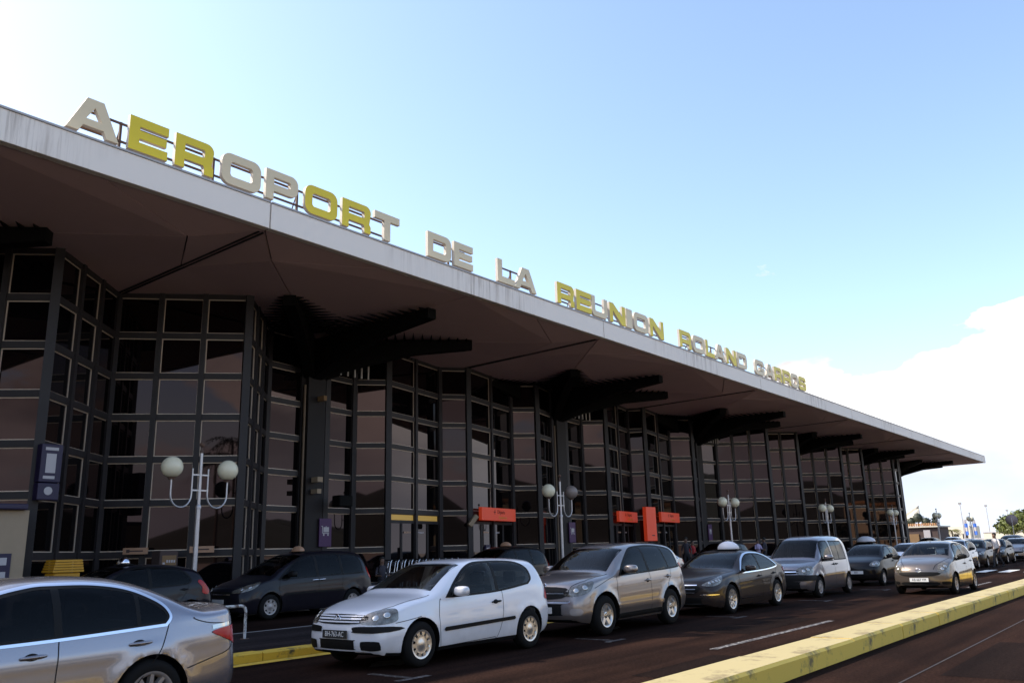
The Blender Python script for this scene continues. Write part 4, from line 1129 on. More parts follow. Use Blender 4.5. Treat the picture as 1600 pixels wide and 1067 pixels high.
for m_ in (P_BLACK, P_NAVY, P_BROWN):
    q_ = m_.node_tree.nodes['Principled BSDF']; q_.inputs['Specular IOR Level'].default_value = .10; q_.inputs['Coat Weight'].default_value = .32
PAINTS = [P_WHITE, P_SILVER, P_SAND, P_BROWN, P_GREY, P_BLACK, P_NAVY, P_BRONZE]
X1 = (1, 0, 0)
def rect(y0, z0, y1, z1, r=.02, x=0): return [(x, y0 + r, z0), (x, y1 - r, z0), (x, y1, z0 + r), (x, y1, z1 - r), (x, y1 - r, z1), (x, y0 + r, z1), (x, y0, z1 - r), (x, y0, z0 + r)]

GOLF = dict(L=4.204, W=1.76, H=1.483, wb=2.578, fo=.87, rw=.316, rim=.205, clr=.19, wstyle='cover', spokes=10, rim_m=M_ALLOY,
    top=[(0, .73), (.1, .80), (.35, .87), (.7, .94), (1.08, 1.0), (1.2, 1.05), (1.6, 1.27), (1.9, 1.40), (2.2, 1.46), (2.6, 1.483), (3.1, 1.478), (3.5, 1.462), (3.86, 1.43), (3.93, 1.38), (4.01, 1.18), (4.08, 1.02), (4.14, .94), (4.204, .86)],
    belt=[(0, .62), (.3, .74), (.9, .86), (1.4, .91), (2.5, .95), (3.6, 1.0), (4.0, 1.0), (4.204, .85)],
    windows=[[(1.50, .945, 'c'), (1.72, 1.13), (2.0, 1.30), (2.30, 1.385), (2.62, 1.405, 'c'), (2.60, .975, 'c')], [(2.68, .98, 'c'), (2.69, 1.405, 'c'), (3.05, 1.40), (3.36, 1.37), (3.53, 1.28), (3.56, 1.14), (3.46, 1.06, 'c')]],
    window_frames=[[(1.42, .93, 'c'), (1.70, 1.15), (2.0, 1.325), (2.30, 1.41), (2.65, 1.425), (3.05, 1.42), (3.37, 1.39), (3.57, 1.285), (3.60, 1.13), (3.48, 1.045, 'c'), (2.6, .96)]],
    screen=[(1.24, -.66, 1.06), (1.45, -.625, 1.18), (1.7, -.58, 1.29), (1.98, -.545, 1.385)], back=[(4.03, -.58, 1.06), (3.96, -.56, 1.18), (3.89, -.53, 1.31)],
    head=[(.08, .47, .64), (.06, .50, .73), (.14, .60, .80), (.30, .73, .835), (.42, .80, .82), (.44, .82, .74), (.40, .82, .66), (.22, .70, .625)],
    tail_lamp=[(3.93, .82, .78), (4.02, .80, .95), (4.12, .62, .97), (4.15, .62, .78)],
    front=[('grille', [(0, -.42, .645), (0, .42, .645), (0, .46, .75), (0, -.46, .75)], M_TRIM, X1), ('lower_grille', rect(-.36, .30, .36, .43), M_TRIM, X1),
           ('side_intake', rect(-.74, .29, -.47, .41, .03), M_TRIM, X1), ('side_intake', rect(.47, .29, .74, .41, .03), M_TRIM, X1),
           ('bumper_strip', [(0, -.80, .525), (0, -.36, .525), (0, -.34, .55), (0, -.36, .60), (0, -.80, .60)], M_TRIM, X1), ('bumper_strip', [(0, .80, .525), (0, .36, .525), (0, .34, .55), (0, .36, .60), (0, .80, .60)], M_TRIM, X1)],
    bars=[(.655, .44, .02), (.690, .45, .02), (.725, .46, .018)], bar_m=P_WHITE,
    sides=[('side_moulding', [(1.36, .455), (3.02, .50), (3.04, .52), (3.02, .555), (1.36, .515), (1.33, .485)], M_TRIM, .012)],
    gaps=[[(1.30, .90), (1.24, .72), (1.25, .40), (1.30, .24)], [(2.72, .97), (2.74, .70), (2.66, .38), (2.55, .27)], [(1.30, .24), (2.55, .27)], [(.40, .64), (.62, .665), (.86, .70)]],
    bonnet=[(.12, -.50), (.5, -.66), (1.15, -.74)], handles=[(2.57, .80)], handle_m=M_TRIM, mirror=(1.66, .955, 1.05), plate=('BH-763-AC', .50, True), badge=('vw', .70), black=.235)
BMW = dict(tinted=True, cr=.24, L=4.841, W=1.846, H=1.468, wb=2.888, fo=.83, rw=.335, rim=.235, clr=.16, spokes=10, rim_m=M_ALLOYD, tw=.235,
    top=[(0, .66), (.15, .74), (.6, .86), (1.2, .95), (1.5, 1.01), (1.9, 1.22), (2.25, 1.38), (2.6, 1.455), (3.0, 1.468), (3.35, 1.445), (3.65, 1.38), (3.95, 1.265), (4.2, 1.155), (4.36, 1.115), (4.55, 1.115), (4.74, 1.125), (4.81, 1.115), (4.841, 1.07)],
    belt=[(0, .55), (.4, .68), (1.2, .84), (2.0, .895), (3.5, .945), (4.2, .99), (4.7, 1.01), (4.841, .98)],
    windows=[[(1.72, .93, 'c'), (2.0, 1.12), (2.3, 1.27), (2.62, 1.345), (2.80, 1.355, 'c'), (2.80, .955, 'c')], [(2.87, .96, 'c'), (2.87, 1.357, 'c'), (3.2, 1.345), (3.5, 1.29), (3.56, 1.265, 'c'), (3.56, .99, 'c')], [(3.60, .995, 'c'), (3.60, 1.245, 'c'), (3.78, 1.15), (3.86, 1.06), (3.83, 1.01, 'c')]],
    window_frames=[[(1.66, .92, 'c'), (2.0, 1.14), (2.3, 1.29), (2.62, 1.362), (2.85, 1.372), (3.2, 1.36), (3.52, 1.30), (3.79, 1.17), (3.88, 1.06), (3.84, .995, 'c'), (2.8, .945)]], chrome=True,
    screen=[(1.56, -.66, 1.05), (1.9, -.61, 1.23), (2.3, -.56, 1.39)], back=[(4.16, -.58, 1.16), (3.95, -.55, 1.26), (3.72, -.52, 1.355)],
    head=[(.06, .42, .60), (.08, .44, .68), (.25, .70, .74), (.40, .80, .72), (.34, .78, .63)],
    tail_lamp=[(4.40, .90, .84), (4.43, .90, .885), (4.70, .80, .915), (4.80, .60, .91), (4.79, .60, .77), (4.74, .78, .715)],
    front=[('grille', rect(-.30, .52, -.03, .68, .04), M_TRIM, X1), ('grille', rect(.03, .52, .30, .68, .04), M_TRIM, X1), ('lower_grille', rect(-.5, .22, .5, .34), M_TRIM, X1)],
    sides=[('tail_light_cap', [(4.36, .89), (4.68, .93), (4.68, .955), (4.36, .93)], M_LENS, .004)],
    gaps=[[(2.84, .95), (2.82, .60), (2.80, .22)], [(3.86, 1.0), (3.80, .78), (3.60, .50), (3.42, .30)], [(1.42, .90), (1.38, .6), (1.44, .24)], [(4.08, .56), (4.36, .62), (4.56, .67), (4.66, .76), (4.68, .80)], [(4.16, 1.02), (4.34, .955), (4.72, .94)]],
    crease=[(.80, .012), (.30, .006)], handles=[(2.62, .80), (3.58, .825)], mirror=(1.98, .95, 1.0), flare=.018, gap=.05)
RAV = dict(tinted=True, L=4.395, W=1.815, H=1.69, wb=2.56, fo=.86, rw=.362, rim=.222, clr=.24, spokes=5, rim_m=M_ALLOY, tw=.23,
    top=[(0, .86), (.1, .95), (.4, 1.03), (.8, 1.09), (1.1, 1.13), (1.25, 1.2), (1.6, 1.42), (1.9, 1.57), (2.2, 1.65), (2.7, 1.69), (3.3, 1.685), (3.8, 1.66), (4.06, 1.61), (4.15, 1.50), (4.24, 1.25), (4.33, 1.08), (4.395, .95)],
    belt=[(0, .72), (.4, .90), (1.0, 1.0), (2.0, 1.06), (3.5, 1.13), (4.1, 1.15), (4.395, .93)],
    windows=[[(1.52, 1.075, 'c'), (1.75, 1.28), (2.0, 1.44), (2.25, 1.545), (2.55, 1.585, 'c'), (2.57, 1.115, 'c')], [(2.64, 1.12, 'c'), (2.62, 1.59, 'c'), (3.0, 1.60), (3.38, 1.585, 'c'), (3.44, 1.15, 'c')], [(3.49, 1.155, 'c'), (3.43, 1.58, 'c'), (3.78, 1.53), (3.88, 1.45), (3.90, 1.22), (3.84, 1.175)]],
    window_frames=[[(1.44, 1.06, 'c'), (1.72, 1.29), (2.0, 1.465), (2.25, 1.57), (2.6, 1.61), (3.0, 1.622), (3.4, 1.605), (3.80, 1.55), (3.91, 1.45), (3.93, 1.21), (3.85, 1.155), (2.6, 1.10)]],
    screen=[(1.22, -.68, 1.18), (1.5, -.645, 1.37), (1.95, -.59, 1.58)], back=[(4.24, -.62, 1.2), (4.12, -.58, 1.42), (4.05, -.55, 1.52)],
    head=[(.12, .47, .73), (.10, .48, .80), (.20, .62, .90), (.42, .78, .975), (.56, .83, .985), (.52, .84, .90), (.42, .82, .80), (.26, .70, .735)],
    tail_lamp=[(4.02, .85, 1.20), (4.10, .82, 1.24), (4.28, .72, 1.08), (4.32, .72, .98), (4.22, .82, 1.04)],
    front=[('grille', [(0, -.43, .70), (0, .43, .70), (0, .47, .88), (0, -.47, .88)], M_TRIM, X1), ('lower_grille', rect(-.43, .40, .43, .60, .03), M_TRIM, X1), ('fog_light_recess', rect(-.80, .40, -.60, .52, .04), M_ALLOYD, X1), ('fog_light_recess', rect(.60, .40, .80, .52, .04), M_ALLOYD, X1)],
    bars=[(.775, .46, .02), (.615, .6, .03)],
    sides=[('door_moulding', [(1.42, .44), (3.1, .47), (3.1, .54), (1.42, .51)], P_SAND, .012), ('sill_trim', [(1.3, .26), (3.05, .29), (3.05, .38), (1.3, .36)], M_TRIM, .008)],
    gaps=[[(1.36, 1.03), (1.30, .8), (1.34, .34)], [(2.60, 1.10), (2.62, .7), (2.58, .34)], [(3.50, 1.14), (3.48, .98), (3.28, .78), (3.10, .55)], [(.56, .86), (.95, .98), (1.28, 1.06)]],
    bonnet=[(.12, -.52), (.5, -.68), (1.15, -.76)], handles=[(2.50, .93), (3.36, .98)], mirror=(1.72, 1.12, 1.15), plate=('4Z', .49, False), flare=.035, gap=.075, crease=[(.30, .012), (.86, .01)], badge=('none', .92))
P508 = dict(L=4.79, W=1.853, H=1.456, wb=2.817, fo=.99, rw=.338, rim=.235, clr=.165, spokes=10, rim_m=M_ALLOY, tw=.22,
    top=[(0, .70), (.12, .79), (.5, .88), (1.1, .96), (1.45, 1.01), (1.6, 1.06), (2.0, 1.26), (2.35, 1.39), (2.7, 1.45), (3.0, 1.456), (3.4, 1.43), (3.75, 1.355), (4.1, 1.22), (4.36, 1.125), (4.6, 1.10), (4.74, 1.06), (4.79, 1.0)],
    belt=[(0, .60), (.5, .76), (1.2, .87), (2.0, .92), (3.5, .965), (4.3, 1.0), (4.79, .93)],
    windows=[[(1.74, .945, 'c'), (2.05, 1.15), (2.35, 1.28), (2.65, 1.335), (2.82, 1.34, 'c'), (2.82, .97, 'c')], [(2.90, .975, 'c'), (2.90, 1.34, 'c'), (3.25, 1.31), (3.6, 1.21), (3.86, 1.08), (3.92, 1.03, 'c'), (3.6, 1.005)]],
    window_frames=[[(1.66, .93, 'c'), (2.03, 1.165), (2.35, 1.30), (2.65, 1.353), (3.0, 1.35), (3.28, 1.325), (3.64, 1.22), (3.98, 1.03, 'c'), (3.5, .985), (2.8, .955)]], chrome=True,
    screen=[(1.56, -.68, 1.06), (2.0, -.62, 1.27), (2.4, -.57, 1.405)], back=[(4.3, -.6, 1.15), (4.0, -.56, 1.26), (3.78, -.53, 1.345)],
    head=[(.20, .50, .66), (.26, .56, .72), (.48, .72, .81), (.66, .82, .87), (.66, .84, .82), (.50, .82, .70), (.32, .68, .64)], lenses=((-.4, .035), (-.1, .035), (.2, .035), (.45, .03)),
    tail_lamp=[(4.40, .87, .93), (4.5, .85, .98), (4.72, .66, .96), (4.74, .66, .82), (4.62, .82, .80)],
    front=[('grille', [(0, -.40, .50), (0, .40, .50), (0, .46, .68), (0, -.46, .68)], M_TRIM, X1), ('lower_grille', rect(-.55, .24, .55, .40, .03), M_TRIM, X1), ('bumper_trim', [(0, -.84, .455), (0, -.56, .455), (0, -.56, .48), (0, -.84, .48)], M_CHROME, X1), ('bumper_trim', [(0, .84, .455), (0, .56, .455), (0, .56, .48), (0, .84, .48)], M_CHROME, X1)],
    bars=[(.505, .41, .02), (.585, .43, .018), (.668, .46, .02)],
    sides=[('sill_trim', [(1.5, .30), (3.3, .34), (3.3, .365), (1.5, .325)], M_CHROME, .008)],
    gaps=[[(1.52, .91), (1.46, .6), (1.52, .26)], [(2.86, .96), (2.86, .6), (2.82, .26)], [(3.88, 1.0), (3.80, .8), (3.6, .55), (3.44, .32)]], bonnet=[(.25, -.5), (.7, -.7), (1.45, -.78)],
    handles=[(2.68, .80), (3.66, .84)], mirror=(1.98, .96, 1.05), handle_m=M_TRIM, crease=[(.78, .012), (.25, .008)], flare=.018, badge=('none', .70))
BERL = dict(L=4.137, W=1.724, H=1.80, wb=2.693, fo=.80, rw=.31, rim=.195, clr=.2, wstyle='cover', spokes=6, rim_m=M_ALLOYD,
    top=[(0, .82), (.1, .90), (.35, .97), (.75, 1.05), (.95, 1.10), (1.05, 1.18), (1.35, 1.45), (1.6, 1.64), (1.85, 1.74), (2.3, 1.79), (3.0, 1.80), (3.7, 1.785), (3.95, 1.74), (4.03, 1.6), (4.09, 1.2), (4.137, 1.0)],
    belt=[(0, .68), (.4, .84), (.9, .98), (1.3, 1.02), (2.5, 1.06), (4.0, 1.08), (4.137, .98)], tumble=.17,
    windows=[[(1.32, 1.05, 'c'), (1.42, 1.30), (1.62, 1.52), (1.82, 1.60, 'c'), (2.16, 1.605, 'c'), (2.18, 1.05, 'c')], [(2.38, 1.07, 'c'), (2.38, 1.60, 'c'), (2.84, 1.60, 'c'), (2.84, 1.07, 'c')], [(2.88, 1.07, 'c'), (2.88, 1.60, 'c'), (3.40, 1.585), (3.48, 1.55), (3.50, 1.12), (3.46, 1.08)]],
    window_frames=[[(1.24, 1.03, 'c'), (1.38, 1.32), (1.60, 1.55), (1.82, 1.625), (2.2, 1.628, 'c'), (2.21, 1.03, 'c')], [(2.35, 1.05, 'c'), (2.35, 1.625, 'c'), (3.40, 1.61), (3.52, 1.56), (3.53, 1.10), (3.48, 1.055)]],
    screen=[(1.02, -.66, 1.16), (1.3, -.635, 1.42), (1.64, -.60, 1.67)], back=[(4.09, -.6, 1.2), (4.05, -.58, 1.45), (4.0, -.56, 1.62)],
    head=[(.10, .44, .68), (.08, .46, .82), (.18, .60, .90), (.40, .76, .92), (.44, .80, .86), (.40, .80, .72), (.2, .66, .67)],
    tail_lamp=[(4.0, .8, .82), (4.0, .8, 1.08), (4.09, .68, 1.08), (4.1, .68, .82)],
    front=[('grille', [(0, -.42, .70), (0, .42, .70), (0, .42, .80), (0, -.42, .80)], M_TRIM, X1), ('bumper_band', [(0, -.84, .50), (0, .84, .50), (0, .84, .655), (0, -.84, .655)], M_TRIM, X1), ('lower_grille', rect(-.5, .26, .5, .48, .05), M_TRIM, X1)],
    bars=[(.745, .42, .022)], sides=[('side_moulding', [(1.2, .60), (3.3, .62), (3.3, .67), (1.2, .65)], P_GREY, .012)],
    gaps=[[(1.18, 1.0), (1.14, .7), (1.2, .3)], [(2.26, 1.62), (2.27, 1.0), (2.27, .3)], [(3.58, 1.6), (3.56, .95), (3.3, .7)]], handles=[(2.20, .92), (2.42, .92)], handle_m=M_TRIM,
    mirror=(1.48, 1.08, 1.1), mirror_m=P_GREY, aerial=(1.75, .07), flare=.02, badge=('chevrons', .86))
C1 = dict(L=3.435, W=1.63, H=1.465, wb=2.34, fo=.66, rw=.285, rim=.18, clr=.18, wstyle='cover', spokes=8, rim_m=M_ALLOYD, tw=.17,
    top=[(0, .74), (.08, .82), (.3, .90), (.6, .97), (.8, 1.02), (.95, 1.10), (1.3, 1.31), (1.6, 1.42), (1.9, 1.46), (2.3, 1.465), (2.8, 1.43), (3.1, 1.37), (3.2, 1.25), (3.33, 1.0), (3.435, .88)],
    belt=[(0, .64), (.3, .78), (.8, .90), (2.0, .97), (3.1, 1.02), (3.435, .86)],
    windows=[[(1.1, .945, 'c'), (1.32, 1.15), (1.6, 1.31), (1.95, 1.375, 'c'), (2.08, .99, 'c')], [(2.15, 1.0, 'c'), (2.05, 1.375, 'c'), (2.6, 1.34), (2.78, 1.22), (2.84, 1.08, 'c')]],
    window_frames=[[(1.04, .93, 'c'), (1.30, 1.17), (1.6, 1.335), (2.0, 1.4), (2.6, 1.365), (2.82, 1.22), (2.88, 1.06, 'c'), (2.0, .97)]],
    screen=[(.96, -.6, 1.09), (1.25, -.57, 1.26), (1.56, -.53, 1.39)], back=[(3.3, -.55, 1.05), (3.2, -.52, 1.22), (3.14, -.5, 1.31)],
    head=[(.14, .46, .70), (.14, .50, .78), (.26, .62, .86), (.42, .72, .87), (.46, .74, .80), (.36, .72, .71), (.22, .60, .67)],
    tail_lamp=[(3.15, .77, .85), (3.18, .76, 1.1), (3.3, .65, 1.1), (3.34, .65, .85)],
    front=[('grille', rect(-.40, .34, .40, .56, .05), M_TRIM, X1)], gaps=[[(.94, .9), (.90, .6), (.96, .27)], [(2.14, .98), (2.14, .6), (2.0, .28)]], handles=[(2.0, .84)], mirror=(1.28, .97, 1.0), mirror_m=M_TRIM, plate=('303', .48, False))
YAR = dict(L=3.785, W=1.695, H=1.53, wb=2.46, fo=.76, rw=.3, rim=.19, clr=.18, wstyle='spoke', spokes=7, rim_m=M_ALLOYD, tw=.185,
    top=[(0, .76), (.1, .86), (.4, .96), (.7, 1.02), (.86, 1.06), (1.0, 1.14), (1.4, 1.36), (1.7, 1.47), (2.0, 1.52), (2.4, 1.53), (2.9, 1.49), (3.3, 1.42), (3.45, 1.32), (3.6, 1.1), (3.72, .95), (3.785, .85)],
    belt=[(0, .66), (.3, .80), (.9, .92), (2.0, .98), (3.3, 1.05), (3.785, .86)], cf=.30,
    windows=[[(1.22, .965, 'c'), (1.45, 1.20), (1.7, 1.36), (2.0, 1.42, 'c'), (2.14, 1.425, 'c'), (2.16, 1.0, 'c')], [(2.22, 1.005, 'c'), (2.2, 1.425, 'c'), (2.7, 1.39), (2.95, 1.30), (3.08, 1.1, 'c'), (2.9, 1.04)]],
    window_frames=[[(1.14, .95, 'c'), (1.42, 1.215), (1.7, 1.385), (2.1, 1.45), (2.7, 1.415), (2.98, 1.32), (3.12, 1.1, 'c'), (2.9, 1.02), (2.1, .985)]],
    screen=[(1.0, -.64, 1.12), (1.3, -.60, 1.31), (1.66, -.55, 1.45)], back=[(3.62, -.55, 1.1), (3.5, -.52, 1.26), (3.42, -.5, 1.36)],
    head=[(.16, .50, .62), (.14, .50, .72), (.22, .56, .86), (.38, .68, .92), (.46, .74, .88), (.42, .76, .76), (.30, .70, .64)],
    tail_lamp=[(3.46, .78, .85), (3.5, .77, 1.1), (3.62, .65, 1.1), (3.68, .65, .85)],
    front=[('grille', [(0, -.50, .64), (0, .50, .64), (0, .42, .54), (0, -.42, .54)], M_TRIM, X1), ('lower_grille', [(0, -.46, .36), (0, .46, .36), (0, .40, .25), (0, -.40, .25)], M_TRIM, X1), ('side_intake', rect(-.78, .30, -.58, .38, .03), M_TRIM, X1), ('side_intake', rect(.58, .30, .78, .38, .03), M_TRIM, X1)],
    gaps=[[(1.04, .93), (1.0, .6), (1.06, .28)], [(2.2, .99), (2.2, .6), (2.16, .28)], [(3.05, 1.03), (3.0, .85), (2.8, .6)]], bonnet=[(.1, -.40), (.45, -.56), (.9, -.68)], handles=[(2.1, .84), (2.95, .9)],
    mirror=(1.42, 1.0, 1.05), mirror_m=M_TRIM, plate=('AB 667 YM', .43, False), badge=('ovals', .70), aerial=(1.8, .1))
MPV = dict(tinted=True, L=4.727, W=1.854, H=1.752, wb=2.823, fo=.97, rw=.325, rim=.205, clr=.18, wstyle='cover', spokes=7, rim_m=M_ALLOYD,
    top=[(0, .78), (.1, .86), (.4, .95), (.8, 1.04), (1.0, 1.10), (1.4, 1.33), (1.8, 1.53), (2.15, 1.66), (2.6, 1.735), (3.2, 1.752), (3.9, 1.72), (4.3, 1.66), (4.45, 1.5), (4.58, 1.2), (4.68, 1.03), (4.727, .9)],
    belt=[(0, .66), (.4, .82), (1.0, .96), (2.0, 1.03), (4.0, 1.08), (4.727, .9)],
    windows=[[(1.3, 1.02, 'c'), (1.6, 1.25), (1.95, 1.47), (2.3, 1.58), (2.5, 1.60, 'c'), (2.5, 1.06, 'c')], [(2.58, 1.065, 'c'), (2.58, 1.60, 'c'), (3.38, 1.61, 'c'), (3.38, 1.09, 'c')], [(3.46, 1.09, 'c'), (3.46, 1.605, 'c'), (4.0, 1.57), (4.14, 1.45), (4.2, 1.15), (4.1, 1.11)]],
    window_frames=[[(1.2, 1.0, 'c'), (1.58, 1.27), (1.95, 1.495), (2.3, 1.605), (2.6, 1.628), (3.4, 1.636), (4.0, 1.595), (4.17, 1.46), (4.23, 1.14), (4.12, 1.085), (2.5, 1.045)]],
    screen=[(1.06, -.7, 1.14), (1.5, -.65, 1.38), (2.1, -.59, 1.63)], back=[(4.56, -.62, 1.22), (4.48, -.6, 1.42), (4.38, -.56, 1.57)],
    head=[(.12, .46, .70), (.10, .48, .76), (.26, .62, .84), (.50, .78, .93), (.66, .85, .97), (.60, .86, .88), (.44, .82, .78), (.26, .68, .71)],
    tail_lamp=[(4.5, .85, .95), (4.46, .82, 1.25), (4.56, .7, 1.25), (4.62, .7, .95)],
    front=[('grille', rect(-.44, .60, .44, .74, .03), M_TRIM, X1), ('lower_grille', rect(-.5, .25, .5, .42, .04), M_TRIM, X1)], bars=[(.665, .44, .015)],
    gaps=[[(1.28, .98), (1.24, .7), (1.3, .3)], [(2.54, 1.05), (2.56, .6), (2.5, .3)], [(3.42, 1.08), (3.42, .9), (3.3, .4)]], sides=[('side_moulding', [(1.4, .60), (3.4, .63), (3.4, .67), (1.4, .64)], M_TRIM, .01)],
    handles=[(2.44, .95), (2.68, .955)], handle_m=M_CHROME, mirror=(1.62, 1.08, 1.2), mirror_m=M_TRIM, plate=('', .5, False))
HATCH = dict(tinted=True, L=4.20, W=1.76, H=1.51, wb=2.61, fo=.86, rw=.305, rim=.19, clr=.18, wstyle='cover', spokes=7, rim_m=M_ALLOYD,
    top=[(0, .72), (.1, .80), (.4, .90), (.8, .98), (1.0, 1.03), (1.3, 1.2), (1.7, 1.40), (2.0, 1.48), (2.4, 1.51), (3.0, 1.49), (3.5, 1.42), (3.75, 1.34), (3.9, 1.18), (4.05, 1.0), (4.2, .85)],
    belt=[(0, .62), (.3, .76), (1.0, .90), (2.5, .96), (3.7, 1.04), (4.2, .84)],
    windows=[[(1.3, .955, 'c'), (1.6, 1.19), (1.9, 1.35), (2.2, 1.41), (2.42, 1.415, 'c'), (2.42, .985, 'c')], [(2.5, .99, 'c'), (2.5, 1.415, 'c'), (3.0, 1.39), (3.3, 1.30), (3.46, 1.14, 'c'), (3.36, 1.04)]],
    window_frames=[[(1.2, .93, 'c'), (1.58, 1.21), (1.9, 1.375), (2.2, 1.437), (2.5, 1.44), (3.0, 1.415), (3.34, 1.315), (3.50, 1.14, 'c'), (3.36, 1.02), (2.4, .97)]],
    screen=[(1.08, -.66, 1.08), (1.45, -.61, 1.29), (1.9, -.55, 1.445)], back=[(4.0, -.58, 1.06), (3.9, -.55, 1.2), (3.8, -.52, 1.3)],
    head=[(.14, .48, .66), (.14, .52, .74), (.3, .66, .82), (.55, .80, .89), (.52, .82, .80), (.36, .74, .70)],
    tail_lamp=[(3.80, .85, .80), (3.80, .85, .94), (3.70, .86, 1.06), (3.78, .83, 1.10), (3.90, .78, .98), (3.96, .74, .84), (3.92, .78, .76)],
    front=[('lower_grille', rect(-.5, .28, .5, .5, .05), M_TRIM, X1)], gaps=[[(1.2, .92), (1.16, .6), (1.22, .28)], [(2.46, .98), (2.47, .6), (2.42, .28)], [(3.42, 1.03), (3.36, .85), (3.16, .6)]], handles=[(2.36, .84), (3.3, .9)],
    mirror=(1.52, .99, 1.05), mirror_m=P_SILVER, aerial=(2.0, .15))
# ------------------------------------------------------------------ the cars in their places
c = make_car(GOLF, P_WHITE, 'parked_car', 'white three door hatchback with black bumper strips, parked at the near kerb'); place(c, 8.26, 9.04 + .86 - .02)
GY = 9.9
c = make_car(BMW, P_SILVER, 'parked_car', 'silver saloon with chrome window trim, cut off by the left edge'); place(c, 0.76, 8.93, 0)
c = make_car(RAV, P_SAND, 'parked_car', 'sand silver off road car with tall wheels parked behind the white hatchback'); place(c, 14.03 - .86, 8.97 + .9)
c508 = make_car(P508, P_BROWN, 'parked_car', 'dark brown saloon with chrome window line, behind the sand silver off road car'); place(c508, 19.57 - .99, 8.93 + .92)
cb = make_car(BERL, P_GREY, 'parked_van', 'blue grey high roofed family van with black bumper parked behind the dark brown saloon', 'van'); place(cb, 25.92 - .8, 9.0 + .86)
cc = make_car(C1, P_BLACK, 'parked_car', 'small black hatchback with oval headlights parked behind the blue grey van'); place(cc, 33.3 - .66, 9.6 + .4)
cy = make_car(YAR, P_BRONZE, 'moving_car', 'bronze grey small hatchback driving towards the camera beside the yellow kerb'); place(cy, 28.35 - .76, 6.66, -1.2)
ch = make_car(HATCH, P_NAVY, 'taxi', 'dark navy hatchback taxi with red tail lamp behind the silver saloon', 'taxi'); place(ch, 8.15, 20.15)
cm = make_car(MPV, P_NAVY, 'taxi', 'dark navy people carrier taxi standing in the lane behind the white hatchback', 'taxi'); place(cm, 13.97 - .97 + .05, 19.4 + .93)
def dup(src, label, x, y, pm=None, rz=0, name=None, cat=None, group=None):
    o = copy_tree(src); o['label'] = label
    if name: o.name = name
    if cat: o['category'] = cat
    if group: o['group'] = group
    elif 'group' in o: del o['group']
    place(o, x, y, rz)
    if pm: repaint(o, pm)
    return o
dup(cm, 'dark people carrier taxi showing only its roof above the white hatchback', 22.2, 20.35, P_BLACK, name='taxi', cat='taxi')
dup(c508, 'silver grey saloon in the taxi lane half hidden by the sand silver off road car', 32.9, 20.3, P_SAND, name='taxi', cat='taxi')
dup(cm, 'black car in the taxi lane whose roof shows above the dark brown saloon', 41.0, 20.3, P_BLACK, name='taxi', cat='taxi')
dup(ch, 'grey car in the taxi lane behind the roof of the small black hatchback', 66.5, 20.2, P_GREY, name='taxi', cat='taxi')
G = 'parked cars far along the kerb'
dup(cc, 'white hatchback showing between the black hatchback and the bronze one', 38.6, 9.95, P_WHITE, name='parked_car', group=G)
dup(cy, 'pale silver hatchback seen just behind the bronze grey hatchback', 48.4, 10.2, P_SILVER, 0, name='parked_car', cat='car', group=G)
dup(ch, 'dark brown hatchback parked left of the walking man', 52.85, 10.15, P_BROWN, name='parked_car', cat='car', group=G)
dup(ch, 'black hatchback parked right behind the walking man', 60.2, 10.3, P_BLACK, name='parked_car', cat='car', group=G)
dup(cy, 'silver hatchback at the right edge of the view beyond the walking man', 66.6, 9.9, P_SAND, 0, name='parked_car', cat='car', group=G)
dup(cm, 'dark people carrier parked far right behind the silver hatchback', 73.0, 11.2, P_BLACK, name='parked_van', cat='van', group=G)
dup(cm, 'tall black people carrier standing before the far low building', 86.5, 20.2, P_BLACK, name='parked_van', cat='van', group=G)
dup(cb, 'white family van far away beside the black people carrier', 108, 22.4, P_WHITE, name='parked_van', cat='van', group=G)
dup(cy, 'light blue hatchback far away near the orange barrier', 100, 19.0, paint('paint_pale_blue', (.35, .42, .55), .3, .3, .3), 0, name='parked_car', cat='car', group=G)
dup(cc, 'dark violet hatchback far right beyond the row of parked cars', 80.0, 9.2, paint('paint_violet', (.06, .05, .11), .3, .3, .3), name='parked_car', cat='car', group=G)
dup(cb, 'grey family van behind the last parked hatchback', 84.5, 9.6, P_GREY, name='parked_van', cat='van', group=G)
# roof domes of the taxis
def dome(x, y, z, label, m=M_TAXI, sx=.22, sy=.34, sz=.17, txt=None):
    root = empty('taxi_sign', (x, y, z)); tag(root, label, 'taxi sign', 'roof signs of the taxis')
    b = MB(); b.ball((0, 0, .03), 1, n=18, k=10, sc=(sx * .6, sy * .6, sz)); b.v = [(x_, y_, max(.02, z_)) for x_, y_, z_ in b.v]
    b.build('lamp_cover', m, root)
    b = MB(); b.box(-sx * .62, -sy * .62, 0, sx * .62, sy * .62, .024); b.build('base', M_TRIM, root, bevel=.005)
    return root
dome(21.35, 9.75, 1.45, 'white taxi dome on the roof of the dark brown saloon', sx=.32, sy=.5, sz=.2)
dome(10.25, 20.0, 1.505, 'small chrome taxi sign on the roof of the dark navy hatchback', M_CHROME)
dome(15.45, 20.2, 1.71, 'amber taxi sign on the front of the people carrier roof', M_TAXIO, .2, .42, .15)
dome(24.9, 20.2, 1.74, 'amber taxi sign above the roof of the white hatchback', M_TAXIO, .2, .42, .15)
dome(35.1, 20.2, 1.39, 'amber taxi sign left of the sand silver roof', M_TAXIO, .2, .42, .15)
dome(68.6, 20.0, 1.505, 'large pale taxi dome behind the small black hatchback', M_TAXI, .9, 1.2, .42)
